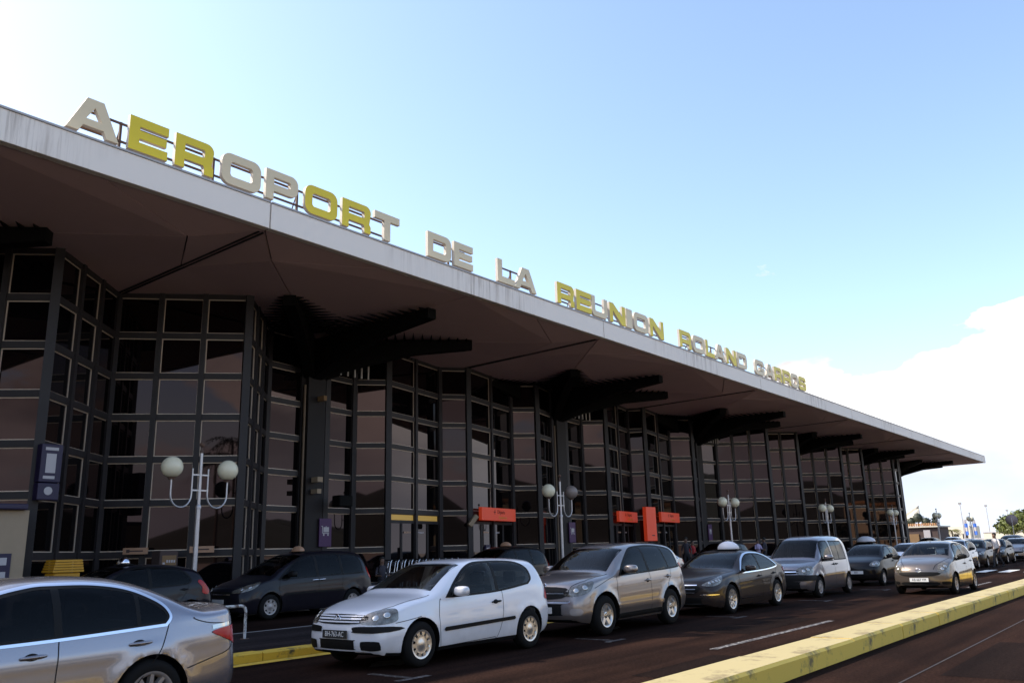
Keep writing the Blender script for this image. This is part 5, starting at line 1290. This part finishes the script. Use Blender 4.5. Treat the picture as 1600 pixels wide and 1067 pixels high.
# ------------------------------------------------------------------ street lamps
def street_lamp(x, y, label, g1, g2, z0=.14, grp='twin globe street lamps along the pavement', rot=0.0):
    root = empty('street_lamp', (x, y, z0), rot); tag(root, label, 'street lamp', grp)
    b = MB(); b.tube([(0, 0, 0), (0, 0, 2.9)], [.07, .062], 14); b.tube([(0, 0, 2.9), (0, 0, 4.45)], [.048, .045], 12); b.lathe([(.075, 2.86), (.08, 2.9), (.075, 2.95), (.05, 2.98)], n=14); b.build('pole', M_POLE, root)
    b = MB(); b.lathe([(.05, 4.45), (.055, 4.52), (.035, 4.56), (.035, 4.62), (.001, 4.62)], n=12); b.ball((0, 0, 4.70), .075, n=14, k=8); b.build('finial', M_RUST, root)
    for zz in (3.36, 3.80):
        b = MB(); b.box(-.27, -.02, zz, .27, .02, zz + .04); b.build('bracket', M_POLE, root)
    for sg, gm in ((-1, g1), (1, g2)):
        pts = [(sg * .25, 0, 4.0), (sg * .25, 0, 3.35)]
        for k in range(0, 13):
            a = R(180 + 180 * k / 12); pts.append((sg * (.25 + .32 + .32 * math.cos(a)), 0, 3.25 + .36 * math.sin(a)))
        pts.append((sg * .89, 0, 3.68))
        b = MB(); b.tube(pts, .026, 8); b.build('arm', M_POLE, root)
        b = MB(); b.ball((sg * .89, 0, 4.0), .30, n=28, k=16); o = b.build('globe', gm, root)
        if gm is M_GLOBED: o['label'] = 'dirty brown globe'
        b = MB(); b.lathe([(.09, -.34), (.10, -.30), (.13, -.27), (.13, -.25)], c=(sg * .89, 0, 4.0), n=16); b.build('globe_holder', M_RUST, root)
    return root
street_lamp(13.5, 22.3, 'twin globe street lamp nearest the camera, left of the people carrier taxi', M_GLOBE, M_GLOBE)
street_lamp(31.5, 22.3, 'twin globe street lamp with one dirty brown globe behind the sand silver car', M_GLOBE, M_GLOBED)
street_lamp(49.45, 22.3, 'twin globe street lamp behind the dark brown saloon', M_GLOBE, M_GLOBE)
street_lamp(67.3, 22.3, 'twin globe street lamp behind the small black hatchback roof', M_GLOBE, M_GLOBE)
street_lamp(86.1, 22.3, 'twin globe street lamp before the far end of the glass facade', M_GLOBE, M_GLOBE)
street_lamp(103.8, 22.3, 'twin globe street lamp against the dark cypress past the end of the terminal', M_GLOBE, M_GLOBE)
street_lamp(121.6, 22.3, 'farthest twin globe street lamp beside the blue and white flags', M_GLOBE, M_GLOBE, 0)
# ------------------------------------------------------------------ street furniture near the cars
root = empty('hoop_rail', (8.5, 14.26, .12)); tag(root, 'peeling white hoop rail on the island beside the silver saloon tail', 'rail')
pts = [(0, 0, 0), (0, 0, .5)] + [(.1 - .1 * math.cos(R(a)), 0, .5 + .1 * math.sin(R(a))) for a in (30, 60, 90)] + [(1.15, 0, .6)] + [(1.15 + .1 * math.sin(R(a)), 0, .5 + .1 * math.cos(R(a))) for a in (30, 60, 90)] + [(1.25, 0, 0)]
b = MB(); b.tube(pts, .028, 10); b.build('hoop', worn('rail_white', (.6, .57, .54), (.12, .08, .06), .52, 14), root)
b = MB()
for x in (0, 1.25): b.box(x - .06, -.06, 0.001, x + .06, .06, .012)
b.build('foot_plate', M_RUST, root)
for x in (2.2, 15.2, 21.8): 
    o = copy_tree(root); o.location = (x, 14.26, .12); o['label'] = {2.2: 'white hoop rail hidden left of the silver saloon', 15.2: 'white hoop rail behind the white hatchback', 21.8: 'white hoop rail on the island behind the off road car'}[x]; o['group'] = 'hoop rails on the island'
root['group'] = 'hoop rails on the island'
# booth, panels, post box
def icon_trolley(b, x, z, s, y, mi):
    def q(x0, z0, x1, z1): b.box(x + x0 * s, y - .004, z + z0 * s, x + x1 * s, y, z + z1 * s, mi)
    q(-.5, .28, -.36, .36); q(-.40, -.32, -.33, .36); q(-.33, -.36, .42, -.28); q(-.25, -.22, .40, .24); q(.02, .25, .12, .33); q(-.28, -.56, -.12, -.38); q(.22, -.56, .38, -.38)
root = empty('ticket_booth', (6.4, 23.2, .14)); tag(root, 'beige booth with a violet canopy edge at the left end of the pavement', 'booth')
b = MB(); b.box(-1.6, 0, 0, 2.92, 1.0, 2.78); b.build('booth_wall', M_BEIGE, root)
b = MB(); b.box(-1.6, -.18, 2.785, 2.82, 1.1, 2.93); b.build('canopy', M_VIOLET, root, bevel=.03)
for x0, x1, z1, lab in ((2.2, 2.6, 1.72, 'tall violet panel with white pictograms'), (1.55, 1.95, 1.45, 'second violet panel')):
    b = MB(); b.box(x0, -.03, .2, x1, -.002, z1); o = b.build('info_panel', M_VIOLET, root); o['label'] = lab
    for z in (z1 - .18, z1 - .52, z1 - .85):
        b = MB(); b.box(x0 + .1, -.036, z - .1, x1 - .1, -.031, z + .08); b.build('pictogram', M_WHITE, o)
root = empty('hanging_sign', (9.78, 24.0, 3.25)); tag(root, 'violet hanging sign with white pictogram beside the first glass corner', 'sign')
b = MB(); b.box(0, 0, .47, .56, .3, 1.5); b.box(0, 0, 0, .56, .3, .45); b.build('sign_box', M_VIOLET, root, bevel=.02)
for q in ((.1, 1.33, .44, 1.41), (.1, .56, .40, .64), (.14, .72, .40, 1.24)):
    b = MB(); b.box(q[0], -.006, q[1], q[2], -.001, q[3]); b.build('pictogram', M_WHITE, root)
b = MB(); b.ball((.27, -.004, .24), .11, sc=(1, .03, 1)); b.build('pictogram', M_WHITE, root)
root = empty('post_box', (9.95, 22.9, .10)); tag(root, 'yellow post box with ribbed sloping top behind the silver saloon roof', 'post box')
b = MB(); b.box(0, 0, 0, .66, .55, 1.25); b.build('box', M_POST, root, bevel=.03)
for k in range(5):
    b = MB(); e = .02 * k; b.box(-.06 + e, -.06 + e, 1.26 + k * .065, .72 - e * .2, .6, 1.315 + k * .065); b.build('hood_rib', M_POST, root, bevel=.008)
root = empty('ticket_machine', (14.05, 25.2, .14)); tag(root, 'dark ticket machine with a lit panel behind the first street lamp', 'ticket machine')
b = MB(); b.box(0, 0, 0, .62, .5, 1.75); b.build('cabinet', M_BROWN, root, bevel=.03)
b = MB(); b.box(.08, -.012, 1.3, .55, -.001, 1.6); b.build('screen_panel', M_OCHRE, root)
b = MB()
for k in range(4): b.box(.22 + .08 * k, -.02, 1.38, .27 + .08 * k, -.013, 1.46)
b.box(.1, -.02, 1.33, .17, -.013, 1.39); b.build('buttons', M_WHITE, root)
for i, (x, y) in enumerate(((13.62, 26.6), (15.1, 25.25))):
    root = empty('door_sign', (x, y, 1.9)); tag(root, 'small beige arrow sign on the glass %s' % ('left of the ticket machine' if i == 0 else 'just left of the first street lamp pole'), 'sign', 'small beige arrow signs')
    root.rotation_euler = (0, 0, R(-42))
    b = MB(); b.box(0, -.14, -.1, .75, -.11, .1); b.build('board', M_TAXIO, root)
    b = MB(); b.box(.2, -.146, -.02, .6, -.141, .02); b.prism([(.1, -.143), (.2, -.147), (.2, -.141)], -.05, .05); b.build('arrow', M_BROWN, root)
def trolley_sign(x, y, label):
    root = empty('trolley_sign', (x, y, 1.95)); tag(root, label, 'sign', 'purple trolley signs on the columns')
    b = MB(); b.box(-.31, -.05, 0, .31, 0, 1.1); b.build('board', M_PURPLE, root, bevel=.012)
    b = MB(); icon_trolley(b, 0, .66, .42, -.052, 0); b.build('trolley_pictogram', M_WHITE, root)
trolley_sign(22.15, 27.3, 'purple sign with a white trolley on the first column above the people carrier')
trolley_sign(39.55, 27.3, 'purple sign with a white trolley on the column behind the off road car')
trolley_sign(56.95, 27.3, 'purple sign with a white trolley on the column left of the third street lamp')
for x0, y0, x1, y1, label, z in ((30.9, 26.92, 34.6, 27.8, 'orange departures sign over the doors right of the white hatchback roof', 3.05), (43.5, 27.0, 46.9, 27.75, 'orange sign over the doors left of the upright orange sign', 3.1), (48.9, 27.15, 52.9, 27.95, 'orange sign over the doors right of the upright orange sign', 3.15)):
    L = math.hypot(x1 - x0, y1 - y0); root = empty('orange_sign', (x0, y0 - .3, z), math.atan2(y1 - y0, x1 - x0)); tag(root, label, 'sign', 'orange signs over the entrance doors')
    b = MB(); b.box(0, -.12, 0, L, .06, .62); b.build('sign_box', M_ORANGE, root, bevel=.015)
    tm = text_mesh('Départs', .26, .002); obj_mesh('lettering', tm, M_TRIM, root, Matrix.Translation((L * .55, -.124, .42)) @ FACE_MY)
    tm = text_mesh('Departures', .2, .002); obj_mesh('lettering', tm, mat('sign_ochre', (.55, .3, .03), .6), root, Matrix.Translation((L * .6, -.124, .16)) @ FACE_MY)
    b = MB(); cx = L * .55 - .72; b.hexa([(cx - .13, -.126, .40), (cx + .13, -.126, .40), (cx + .13, -.122, .40), (cx - .13, -.122, .40)], [(cx - .13, -.126, .43), (cx + .10, -.126, .43), (cx + .10, -.122, .43), (cx - .13, -.122, .43)])
    b.hexa([(cx - .02, -.127, .30), (cx + .02, -.127, .30), (cx + .02, -.123, .30), (cx - .02, -.123, .30)], [(cx, -.127, .53), (cx + .04, -.127, .53), (cx + .04, -.123, .53), (cx, -.123, .53)]); b.build('plane_pictogram', M_TRIM, root)
root = empty('upright_orange_sign', (46.05, 26.2, 1.95)); tag(root, 'upright orange sign board between two door signs behind the off road car roof', 'sign')
b = MB(); b.box(0, 0, 0, 1.2, .25, 2.05); b.build('board', M_ORANGE, root, bevel=.02)
b = MB(); b.box(.55, -.006, .3, .9, -.001, .36); b.build('mark', M_BROWN, root)
b = MB()
for x in (.3, .95): b.tube([(x, .12, -1.8), (x, .12, 0)], .03, 8)
b.build('leg', M_FRAME, root)
# baggage trolleys nested in a row
def trolley():
    root = empty('baggage_trolley'); tag(root, 'steel baggage trolley nested in the row behind the white hatchback roof', 'trolley', 'nested baggage trolleys')
    b = MB()
    for y in (-.26, .26):
        b.tube([(-.1, y, .12), (.02, y, .15), (.1, y * 1.02, .75), (.17, y * 1.02, 1.15), (.24, y, 1.22)], .017, 6)
    b.tube([(.17, -.27, 1.15), (.17, .27, 1.15)], .017, 6); b.tube([(.08, -.26, .6), (.08, .26, .6)], .012, 6)
    b.build('frame', M_CHROME, root)
    b = MB(); b.tube([(.24, -.27, 1.22), (.24, .27, 1.22)], .026, 8); b.build('handle', M_TRIM, root)
    b = MB(); b.box(-.75, -.24, .14, .02, .24, .17); b.box(-.15, -.24, .75, .1, .24, .77); b.build('deck', M_POLE, root)
    for x, y in ((-.1, -.24), (-.1, .24), (-.68, 0)):
        b = MB(); b.lathe([(.03, -.02), (.07, -.02), (.07, .02), (.03, .02)], c=(x, y, .07), axis='y', n=12); b.build('castor', M_TRIM, root)
    return root
t0 = trolley()
for k in range(11):
    o = t0 if k == 0 else copy_tree(t0)
    o.location = (22.8 + .40 * k, 24.6 + .02 * k, .14); o.rotation_euler = (0, 0, R(rnd.uniform(-2, 2)))
# info post with round light near the doors
root = empty('info_post', (30.2, 25.6, .14)); tag(root, 'slim purple info post with a white panel before the glass doors', 'info post')
b = MB(); b.box(-.16, -.06, 0, .16, .06, 1.75); b.build('post', M_VIOLET, root, bevel=.01)
b = MB(); b.box(-.11, -.068, 1.38, .11, -.061, 1.62); b.build('panel', M_WHITE, root)
# ------------------------------------------------------------------ people
def person(x, y, z, rz, label, shirt, trous, pose='stand', h=1.74, skin=M_SKIN, hair=M_HAIR, group=None):
    s = h / 1.74
    J = {}
    def a(n, p, r, par): J[n] = (Vector(p) * s, r * s, par)
    sit = pose == 'sit'; walk = pose == 'walk'
    hz = .50 if sit else .93
    a('pelvis', (0, 0, hz), .135, None); a('waist', (.01, 0, hz + .16), .125, 'pelvis'); a('chest', (.02, 0, hz + .36), .145, 'waist'); a('neck0', (0.0, 0, hz + .52), .075, 'chest'); a('neck', (.015, 0, hz + .58), .055, 'neck0'); a('head0', (.03, 0, hz + .67), .085, 'neck'); a('head', (.035, 0, hz + .76), .092, 'head0'); a('crown', (.02, 0, hz + .82), .05, 'head')
    a('nose', (.135, 0, hz + .70), .014, 'head0')
    for sg, nm in ((1, 'l'), (-1, 'r')):
        a('sh' + nm, (0, sg * .17, hz + .47), .062, 'neck0')
        sw = (.22 if sg > 0 else -.22) if walk else .03
        if pose == 'carry' or sit: e = (.12, sg * .24, hz + .2); w = (.36, sg * .16, hz + .2)
        else: e = (sw * .4 - .03, sg * .25, hz + .19); w = (sw + .05, sg * .25, hz - .06)
        a('el' + nm, e, .043, 'sh' + nm); a('wr' + nm, w, .031, 'el' + nm)
        d = (Vector(w) - Vector(e)).normalized()
        pm_ = Vector(w) + d * .07; a('pa' + nm, pm_, .032, 'wr' + nm)
        for k in range(4): a('f%d' % k + nm, pm_ + d * (.085 - .01 * abs(k - 1.3)) + Vector((.012, -sg * .004, -.004)) + Vector((.020 * (k - 1.5), 0, 0)), .0085, 'pa' + nm)
        a('th' + nm, Vector(w) + d * .07 + Vector((.045, 0, .0)), .0095, 'wr' + nm)
        if sit: kn = (.43, sg * .12, .5); an = (.40, sg * .12, .09)
        elif walk: kn = ((.17 if sg < 0 else -.02), sg * .10, .50); an = ((.24 if sg < 0 else -.30), sg * .10, .09 if sg < 0 else .14)
        else: kn = (.01, sg * .11, .50); an = (-.02, sg * .12, .09)
        a('hp' + nm, (0, sg * .095, hz - .04), .092, 'pelvis'); a('kn' + nm, kn, .060, 'hp' + nm); a('an' + nm, an, .043, 'kn' + nm); a('to' + nm, (an[0] + .19, an[1] * 1.1, an[2] - .045), .036, 'an' + nm)
    names = list(J); idx = {n: i for i, n in enumerate(names)}
    me = bpy.data.meshes.new('sk'); me.from_pydata([tuple(J[n][0]) for n in names], [(idx[J[n][2]], idx[n]) for n in names if J[n][2]], [])
    o = bpy.data.objects.new('sk', me); COL.objects.link(o)
    md = o.modifiers.new('skin', 'SKIN'); md.use_smooth_shade = True
    for i, n in enumerate(names):
        sv = me.skin_vertices[0].data[i]; sv.radius = (J[n][1], J[n][1] * (1.25 if n in ('chest', 'waist', 'pelvis') else 1)); sv.use_root = (n == 'pelvis')
    sb = o.modifiers.new('sub', 'SUBSURF'); sb.levels = 1; sb.render_levels = 1
    m2 = mesh_of(o); bpy.data.objects.remove(o); m2.name = 'person'
    for m in (skin, shirt, trous, M_TRIM): m2.materials.append(m)
    bones = [(J[J[n][2]][0], J[n][0], n) for n in names if J[n][2]]
    for p in m2.polygons:
        c = p.center; best = min(bones, key=lambda b: ((b[0] + (b[1] - b[0]) * max(0, min(1, (c - b[0]).dot(b[1] - b[0]) / max(1e-9, (b[1] - b[0]).length_squared)))) - c).length)[2]
        mi = 0
        if best[:2] in ('wa', 'ch', 'sh', 'ne') and best != 'neck' or best[:2] == 'el': mi = 1
        if best[:2] in ('hp', 'kn', 'an') or best == 'pelvis' or c.z < (hz + .03) * s and best == 'waist': mi = 2
        if best[:2] == 'to': mi = 3
        p.material_index = mi
    po = bpy.data.objects.new('person', m2); link(po); po.location = (x, y, z); po.rotation_euler = (0, 0, rz)
    tag(po, label, 'person', group)
    hb = MB(); hb.ball((.015 * s, 0, (hz + .78) * s), .108 * s, n=16, k=10, sc=(1.0, .92, .95)); hb.v = [(min(x_, .075 * s) if z_ < (hz + .80) * s else x_, y_, max(z_, (hz + .70 + max(0, x_) * .9) * s)) for x_, y_, z_ in hb.v]
    hb.build('hair', hair, po)
    return po
person(52.3, 8.55, 0, R(160), 'walking man in white shirt and dark trousers on the road at the right', M_SHIRTW, M_TROUS, 'walk', 1.78)
person(43.4, 20.3 + 2.0, .14, R(200), 'person with dark hair standing behind the roof of the dark brown saloon', M_SHIRTD, M_TROUS, 'stand', 1.86)
person(46.1, 23.3, .14, R(250), 'person in a red shirt standing by the column behind the off road car', M_SHIRTR, M_TROUS, 'stand', 1.70)
person(52.6, 22.0, .14, R(230), 'person in a lilac shirt left of the blue grey van', M_SHIRTV, M_TROUS, 'carry', 1.70)
person(54.2, 22.2, .14, R(90), 'person in dark clothes standing beside the one in lilac', M_SHIRTD, M_TROUS, 'stand', 1.80)
person(70.2, 22.5, .14, R(180), 'person in a pale shirt standing under the fourth street lamp', M_SHIRTV, M_TROUS, 'stand', 1.72)
person(21.65, 23.4, .14, R(240), 'seated person in dark clothes between the people carrier and the trolleys', M_SHIRTD, M_TROUS, 'sit', 1.74)
b = MB(); b.box(-.9, -.25, .42, .9, .25, .48); root = empty('bench', (21.5, 23.5, .14)); tag(root, 'dark bench under the seated person beside the trolleys', 'bench'); b.build('seat', M_FRAME, root)
b = MB()
for x in (-.75, .75): b.box(x - .04, -.2, 0, x + .04, .2, .42)
b.build('leg', M_FRAME, root)
# ------------------------------------------------------------------ far end of the road
root = empty('low_building', (140, 31, 0)); tag(root, 'low dark brown building with a tiled parapet past the end of the terminal', 'building')
b = MB(); b.box(-4, -1.6, 0, 3, 8, 3.3); b.build('wall', M_BROWN, root)
b = MB(); b.box(-4.3, -1.9, 3.3, 3.2, 8, 3.5); b.build('roof', M_PALEW, root)
b = MB(); b.box(-4.12, 1.0, .05, -4.005, 2.7, 2.4); b.build('door', M_OCHRE, root)
b = MB(); b.box(-4.12, -.6, .4, -4.005, .3, 2.9); b.build('notice_board', M_WHITE, root)
for k in range(16):
    b = MB(); b.tube([(-4.2, -1.6 + k * .25, 3.52), (-4.1, -1.6 + k * .25, 3.88)], .10, 8); b.build('roof_tile', M_TILE, root)
root = empty('membrane_roof', (190, 46, 0)); tag(root, 'white curved membrane roof with a pointed tip beyond the terminal end', 'canopy')
v = []; f = []
nu, nv = 14, 6
for i in range(nu + 1):
    for k in range(nv + 1):
        u, w_ = i / nu, k / nv
        yy = 8 - u * 10.0; zz = 4.2 + 4.3 * u ** 2.2; half = 6.5 * (1 - u) ** .7 + .2
        v.append(((w_ - .5) * 2 * half, yy, zz - (1 - (2 * w_ - 1) ** 2) * .0 - abs(2 * w_ - 1) * 2.2 * (1 - .3 * u)))
for i in range(nu):
    for k in range(nv): f.append((i * (nv + 1) + k, (i + 1) * (nv + 1) + k, (i + 1) * (nv + 1) + k + 1, i * (nv + 1) + k + 1))
b = MB(); b.add(v, f, 0, True)
b.add([(-.3, -2, 8.4), (-.3, 1.2, 4.4), (-.3, 8, 2.4), (.3, -2, 8.4), (.3, 1.2, 4.4), (.3, 8, 2.4)], [(0, 1, 2), (3, 5, 4), (0, 3, 4, 1), (1, 4, 5, 2)])
b.build('membrane', M_CANOPY, root)
b = MB(); b.tube([(0, 0, 0), (0, 1.0, 5.0)], .2, 10); b.tube([(0, 5, 0), (0, 5, 4.3)], .2, 10); b.build('mast', M_POLE, root)
def leaf_cloud(mb, c, r, n, size, squash=1.0, shell=.55):
    for _ in range(n):
        d = Vector((rnd.gauss(0, 1), rnd.gauss(0, 1), rnd.gauss(0, 1))).normalized(); rad = r * (shell + (1 - shell) * rnd.random() ** .5) * (1 + .15 * math.sin(d.x * 5 + d.z * 4))
        p = Vector(c) + Vector((d.x, d.y, d.z * squash)) * rad
        u = Vector((rnd.gauss(0, 1), rnd.gauss(0, 1), rnd.gauss(0, 1))).normalized(); w_ = u.cross(d + Vector((.01, 0, 0))).normalized(); s = size * rnd.uniform(.6, 1.3)
        mb.add([p - u * s, p + w_ * s * .5, p + u * s, p - w_ * s * .5], [(0, 1, 2, 3)])
def tree(name, x, y, label, h, r, clumps, m, size=.3, group=None, n=260):
    root = empty(name, (x, y, 0)); tag(root, label, 'tree', group)
    b = MB(); b.tube([(0, 0, 0), (.1, .05, h * .4), (.05, -.1, h * .75)], [.16, .12, .07], 8)
    for k in range(4):
        a = k * 1.6; b.tube([(.08, 0, h * .45), (r * .5 * math.cos(a), r * .5 * math.sin(a), h * .78)], [.07, .03], 6)
    b.build('trunk', M_BARK, root)
    b = MB()
    for _ in range(clumps):
        a = rnd.uniform(0, 6.28); q = rnd.uniform(.1, .8) * r; leaf_cloud(b, (q * math.cos(a), q * math.sin(a), h * rnd.uniform(.62, 1.0)), r * rnd.uniform(.3, .5), n, size, .75)
    b.build('crown', m, root)
    return root
tree('broad_tree', 176, 22.3, 'broad bright green tree at the right edge above the parked cars', 5.2, 4.6, 16, M_LEAF, .38)
tree('broad_tree', 186, 27.0, 'rounder green tree left of the broad tree at the right edge', 4.8, 3.4, 12, M_LEAF, .38)
for i, (dy, z, r_) in enumerate(((1.0, 4.25, .8), (-.1, 4.75, .95), (-1.3, 4.15, .85), (2.4, 4.2, .9))):
    root = empty('topiary_bush', (139, 32.6 + dy * .9, 3.5)); tag(root, 'round clipped bush on the low building roof, %s' % ['second from the left', 'the tallest one', 'rightmost of the row', 'leftmost beside the terminal'][i], 'bush', 'clipped round bushes')
    b = MB(); b.tube([(0, 0, 0), (0, 0, z - 3.5)], .05, 6); b.build('trunk', M_BARK, root)
    b = MB(); leaf_cloud(b, (0, 0, z - 3.5), r_ * .8, 260, .12); b.ball((0, 0, z - 3.5), r_ * .72, n=12, k=8); b.build('crown', M_LEAFD, root)
root = empty('cypress_tree', (150, 32.6, 0)); tag(root, 'dark pointed cypress behind the street lamp past the terminal end', 'tree')
b = MB(); b.tube([(0, 0, 0), (0, 0, 4.2)], .14, 8); b.build('trunk', M_BARK, root)
b = MB()
for k in range(14): leaf_cloud(b, (0, 0, .7 + k * .34), 1.5 * (1 - k / 16), 130, .2, .6)
b.build('crown', M_LEAFD, root)
def palm(x, y, label, h, m=M_LEAF, group=None, fr=14, ln=2.6):
    root = empty('palm_tree', (x, y, 0)); tag(root, label, 'palm tree', group)
    b = MB(); b.tube([(0, 0, 0), (.15, 0, h * .5), (.1, .1, h)], [.2, .15, .12], 10); b.build('trunk', M_BARK, root)
    b = MB()
    for k in range(fr):
        a = 6.28 * k / fr + rnd.uniform(-.2, .2); up_ = rnd.uniform(.1, .9); l_ = ln * rnd.uniform(.8, 1.1); d = Vector((math.cos(a), math.sin(a), 0)); sd = Vector((-d.y, d.x, 0))
        pr = None
        for i in range(10):
            t = i / 9; p = Vector((.1, .1, h)) + d * l_ * t + Vector((0, 0, l_ * (up_ * t - 1.15 * t * t)))
            for sg in (-1, 1):
                if i > 0:
                    w_ = .62 * math.sin(math.pi * min(1, t + .12)) + .05
                    b.add([p, p + d * .12, p + sd * sg * w_ + d * .3 - Vector((0, 0, .35 * w_)), p + sd * sg * w_ * .9 + d * .18 - Vector((0, 0, .35 * w_))], [(0, 1, 2, 3)])
            if pr is not None: b.add([pr - sd * .03, pr + sd * .03, p + sd * .03, p - sd * .03], [(0, 1, 2, 3)])
            pr = p
    b.build('crown', m, root)
    return root
palm(170, 34.4, 'small pale palm right of the dark cypress', 3.0, mat('palm_pale', (.2, .18, .06), .6), None, 16, 1.9)
for i, (x, y, h) in enumerate(((-25.0, -8.5, 11.6), (-29.5, -15.5, 12.2), (-36, -15, 11.5), (68, -27, 9.5), (79, -31, 8.6))): palm(x, y, 'tall palm beyond the near road mirrored in the glass, %s' % ('nearest of the left three', 'tallest of the left three', 'farthest of the left three', 'taller of the right two', 'lower of the right two')[i], h, M_LEAFD, 'palms across the road', 18, 3.2)
for i, (x, y) in enumerate(((6, -36), (40, -42), (58, -40), (78, -38))): tree('broad_tree', x, y, ('lowest', 'second', 'third', 'farthest')[i] + ' dark round tree across the road, seen only mirrored in the glass', 5.0, 3.6, 9, M_LEAFD, .4, 'trees across the road', 160)
root = empty('pale_building', (74, -52, 0)); tag(root, 'long sunlit building across the road, seen only mirrored in the glass', 'building')
b = MB(); b.box(-18, -9, 0, 22, 0, 8.2); b.build('wall', mat('wall_cream', (.6, .5, .33), .8), root)
b = MB(); b.box(-18.4, -9.4, 8.2, 22.4, .4, 8.7); b.build('roof', M_TILE, root)
for k in range(9):
    for z in (1.2, 4.8):
        b = MB(); b.box(-16.5 + k * 4.3, .004, z, -14.6 + k * 4.3, .06, z + 1.8); b.build('window', M_DARK, root)
# hills across the road, seen only in the glass
v = []; f = []; n = 90
for i in range(n + 1):
    x = -2600 + 6400 * i / n; hz_ = 150 + 70 * math.sin(i * .21) + 45 * math.sin(i * .53 + 1) + 20 * math.sin(i * 1.3)
    v += [(x, -1500, -5), (x, -1900, hz_ * .55), (x, -2500, hz_ * 1.3), (x, -3000, -5)]
for i in range(n):
    for k in range(3): f.append((i * 4 + k, (i + 1) * 4 + k, (i + 1) * 4 + k + 1, i * 4 + k + 1))
b = MB(); b.add(v, f, 0, True); tag(b.build('hills', M_HILL), kind='structure')
# pale buildings, fence, poles, flags, barrier, round sign
root = empty('pale_building', (262, 49.5, 0)); tag(root, 'small pale block beyond the car park, left of the flags', 'building')
b = MB(); b.box(-4, -1.7, 0, 10, 6, 4.9); b.build('wall', M_PALEW, root)
for k in range(3):
    b = MB(); b.box(-4.1, -1.0 + k * 2.2, 1.2, -4.005, .2 + k * 2.2, 2.8); b.build('window', M_GLASS, root)
root = empty('long_wall', (205, 27, 0)); tag(root, 'pale wall under the trees at the right edge', 'wall')
b = MB(); b.box(0, -6, 0, .4, 8.5, 2.6); b.build('wall_panel', M_PALEW, root)
b = MB(); b.box(-.1, -6.1, 2.6, .5, 8.6, 2.8); b.build('coping', M_WHITE, root)
root = empty('fence', (215, 30, 0)); tag(root, 'bright white fence closing the car park behind the flags', 'fence')
for k in range(16):
    b = MB(); b.box(-.05, -2 + k * 1.3, 0, .05, -1.9 + k * 1.3, 1.7); b.build('post', M_WHITE, root)
for z in (.35, .85, 1.35):
    b = MB(); b.box(-.02, -2, z, .02, 17.6, z + .22); b.build('rail', M_WHITE, root)
for i, (x, y, h) in enumerate(((220, 42.0, 9.4), (260, 43.4, 9.9), (300, 44.5, 9.5))):
    root = empty('floodlight_pole', (x, y, 0)); tag(root, 'thin floodlight pole over the car park, %s' % ('left one above the flags', 'middle one', 'faint right one above the tree')[i], 'floodlight', 'floodlight poles over the car park')
    b = MB(); b.tube([(0, 0, 0), (0, 0, h)], [.14, .09], 8); b.build('pole', M_POLE, root)
    b = MB(); b.box(-.35, -.3, h - .15, .2, .3, h + .3); b.build('lamp_head', M_ALLOYD, root)
for i, (x, y) in enumerate(((190, 36.1), (192, 34.9))):
    root = empty('flag_banner', (x, y, 0)); tag(root, 'blue and white banner on a pole %s' % ('left of the farthest street lamp', 'half behind the farthest street lamp')[i], 'banner', 'banners in the car park')
    b = MB(); b.tube([(0, 0, 0), (0, 0, 5.4)], .05, 8); b.build('pole', M_WHITE, root)
    for k in range(4):
        b = MB(); vv = []
        for j in range(5):
            yy = -.05 - .6 * j / 4; vv += [(.08 * math.sin(j * 1.5 + k), yy, 2.2 + k * .75), (.08 * math.sin(j * 1.5 + k + .6), yy, 2.2 + (k + 1) * .75)]
        b.add(vv, [(2 * j, 2 * j + 2, 2 * j + 3, 2 * j + 1) for j in range(4)], 0, True); b.build('cloth', M_BLUE if k % 2 == 0 else M_WHITE, root)
root = empty('orange_barrier', (150, 26.4, 0)); tag(root, 'orange mesh barrier across the car park entrance under the far lamp', 'barrier')
for k in range(6):
    b = MB(); b.box(-.04, -1.6 + k * .75, 0, .04, -1.52 + k * .75, 1.25); b.build('post', M_MESH, root)
for k in range(5):
    b = MB(); b.box(-.015, -1.6, .2 + k * .22, .015, 2.2, .36 + k * .22); b.build('strap', M_MESH, root)
root = empty('round_road_sign', (90, 13.1, 0)); tag(root, 'round road sign seen from behind on a post at the right edge', 'road sign')
b = MB(); b.tube([(0, 0, 0), (0, 0, 3.3)], .04, 8); b.build('post', M_POLE, root)
b = MB(); b.lathe([(.001, -.02), (.5, -.02), (.5, .02), (.001, .02)], n=28); b.v = [(z_, x_, y_ + 3.1) for x_, y_, z_ in b.v]; b.build('disc', mat('sign_back_grey', (.25, .2, .19), .6), root)
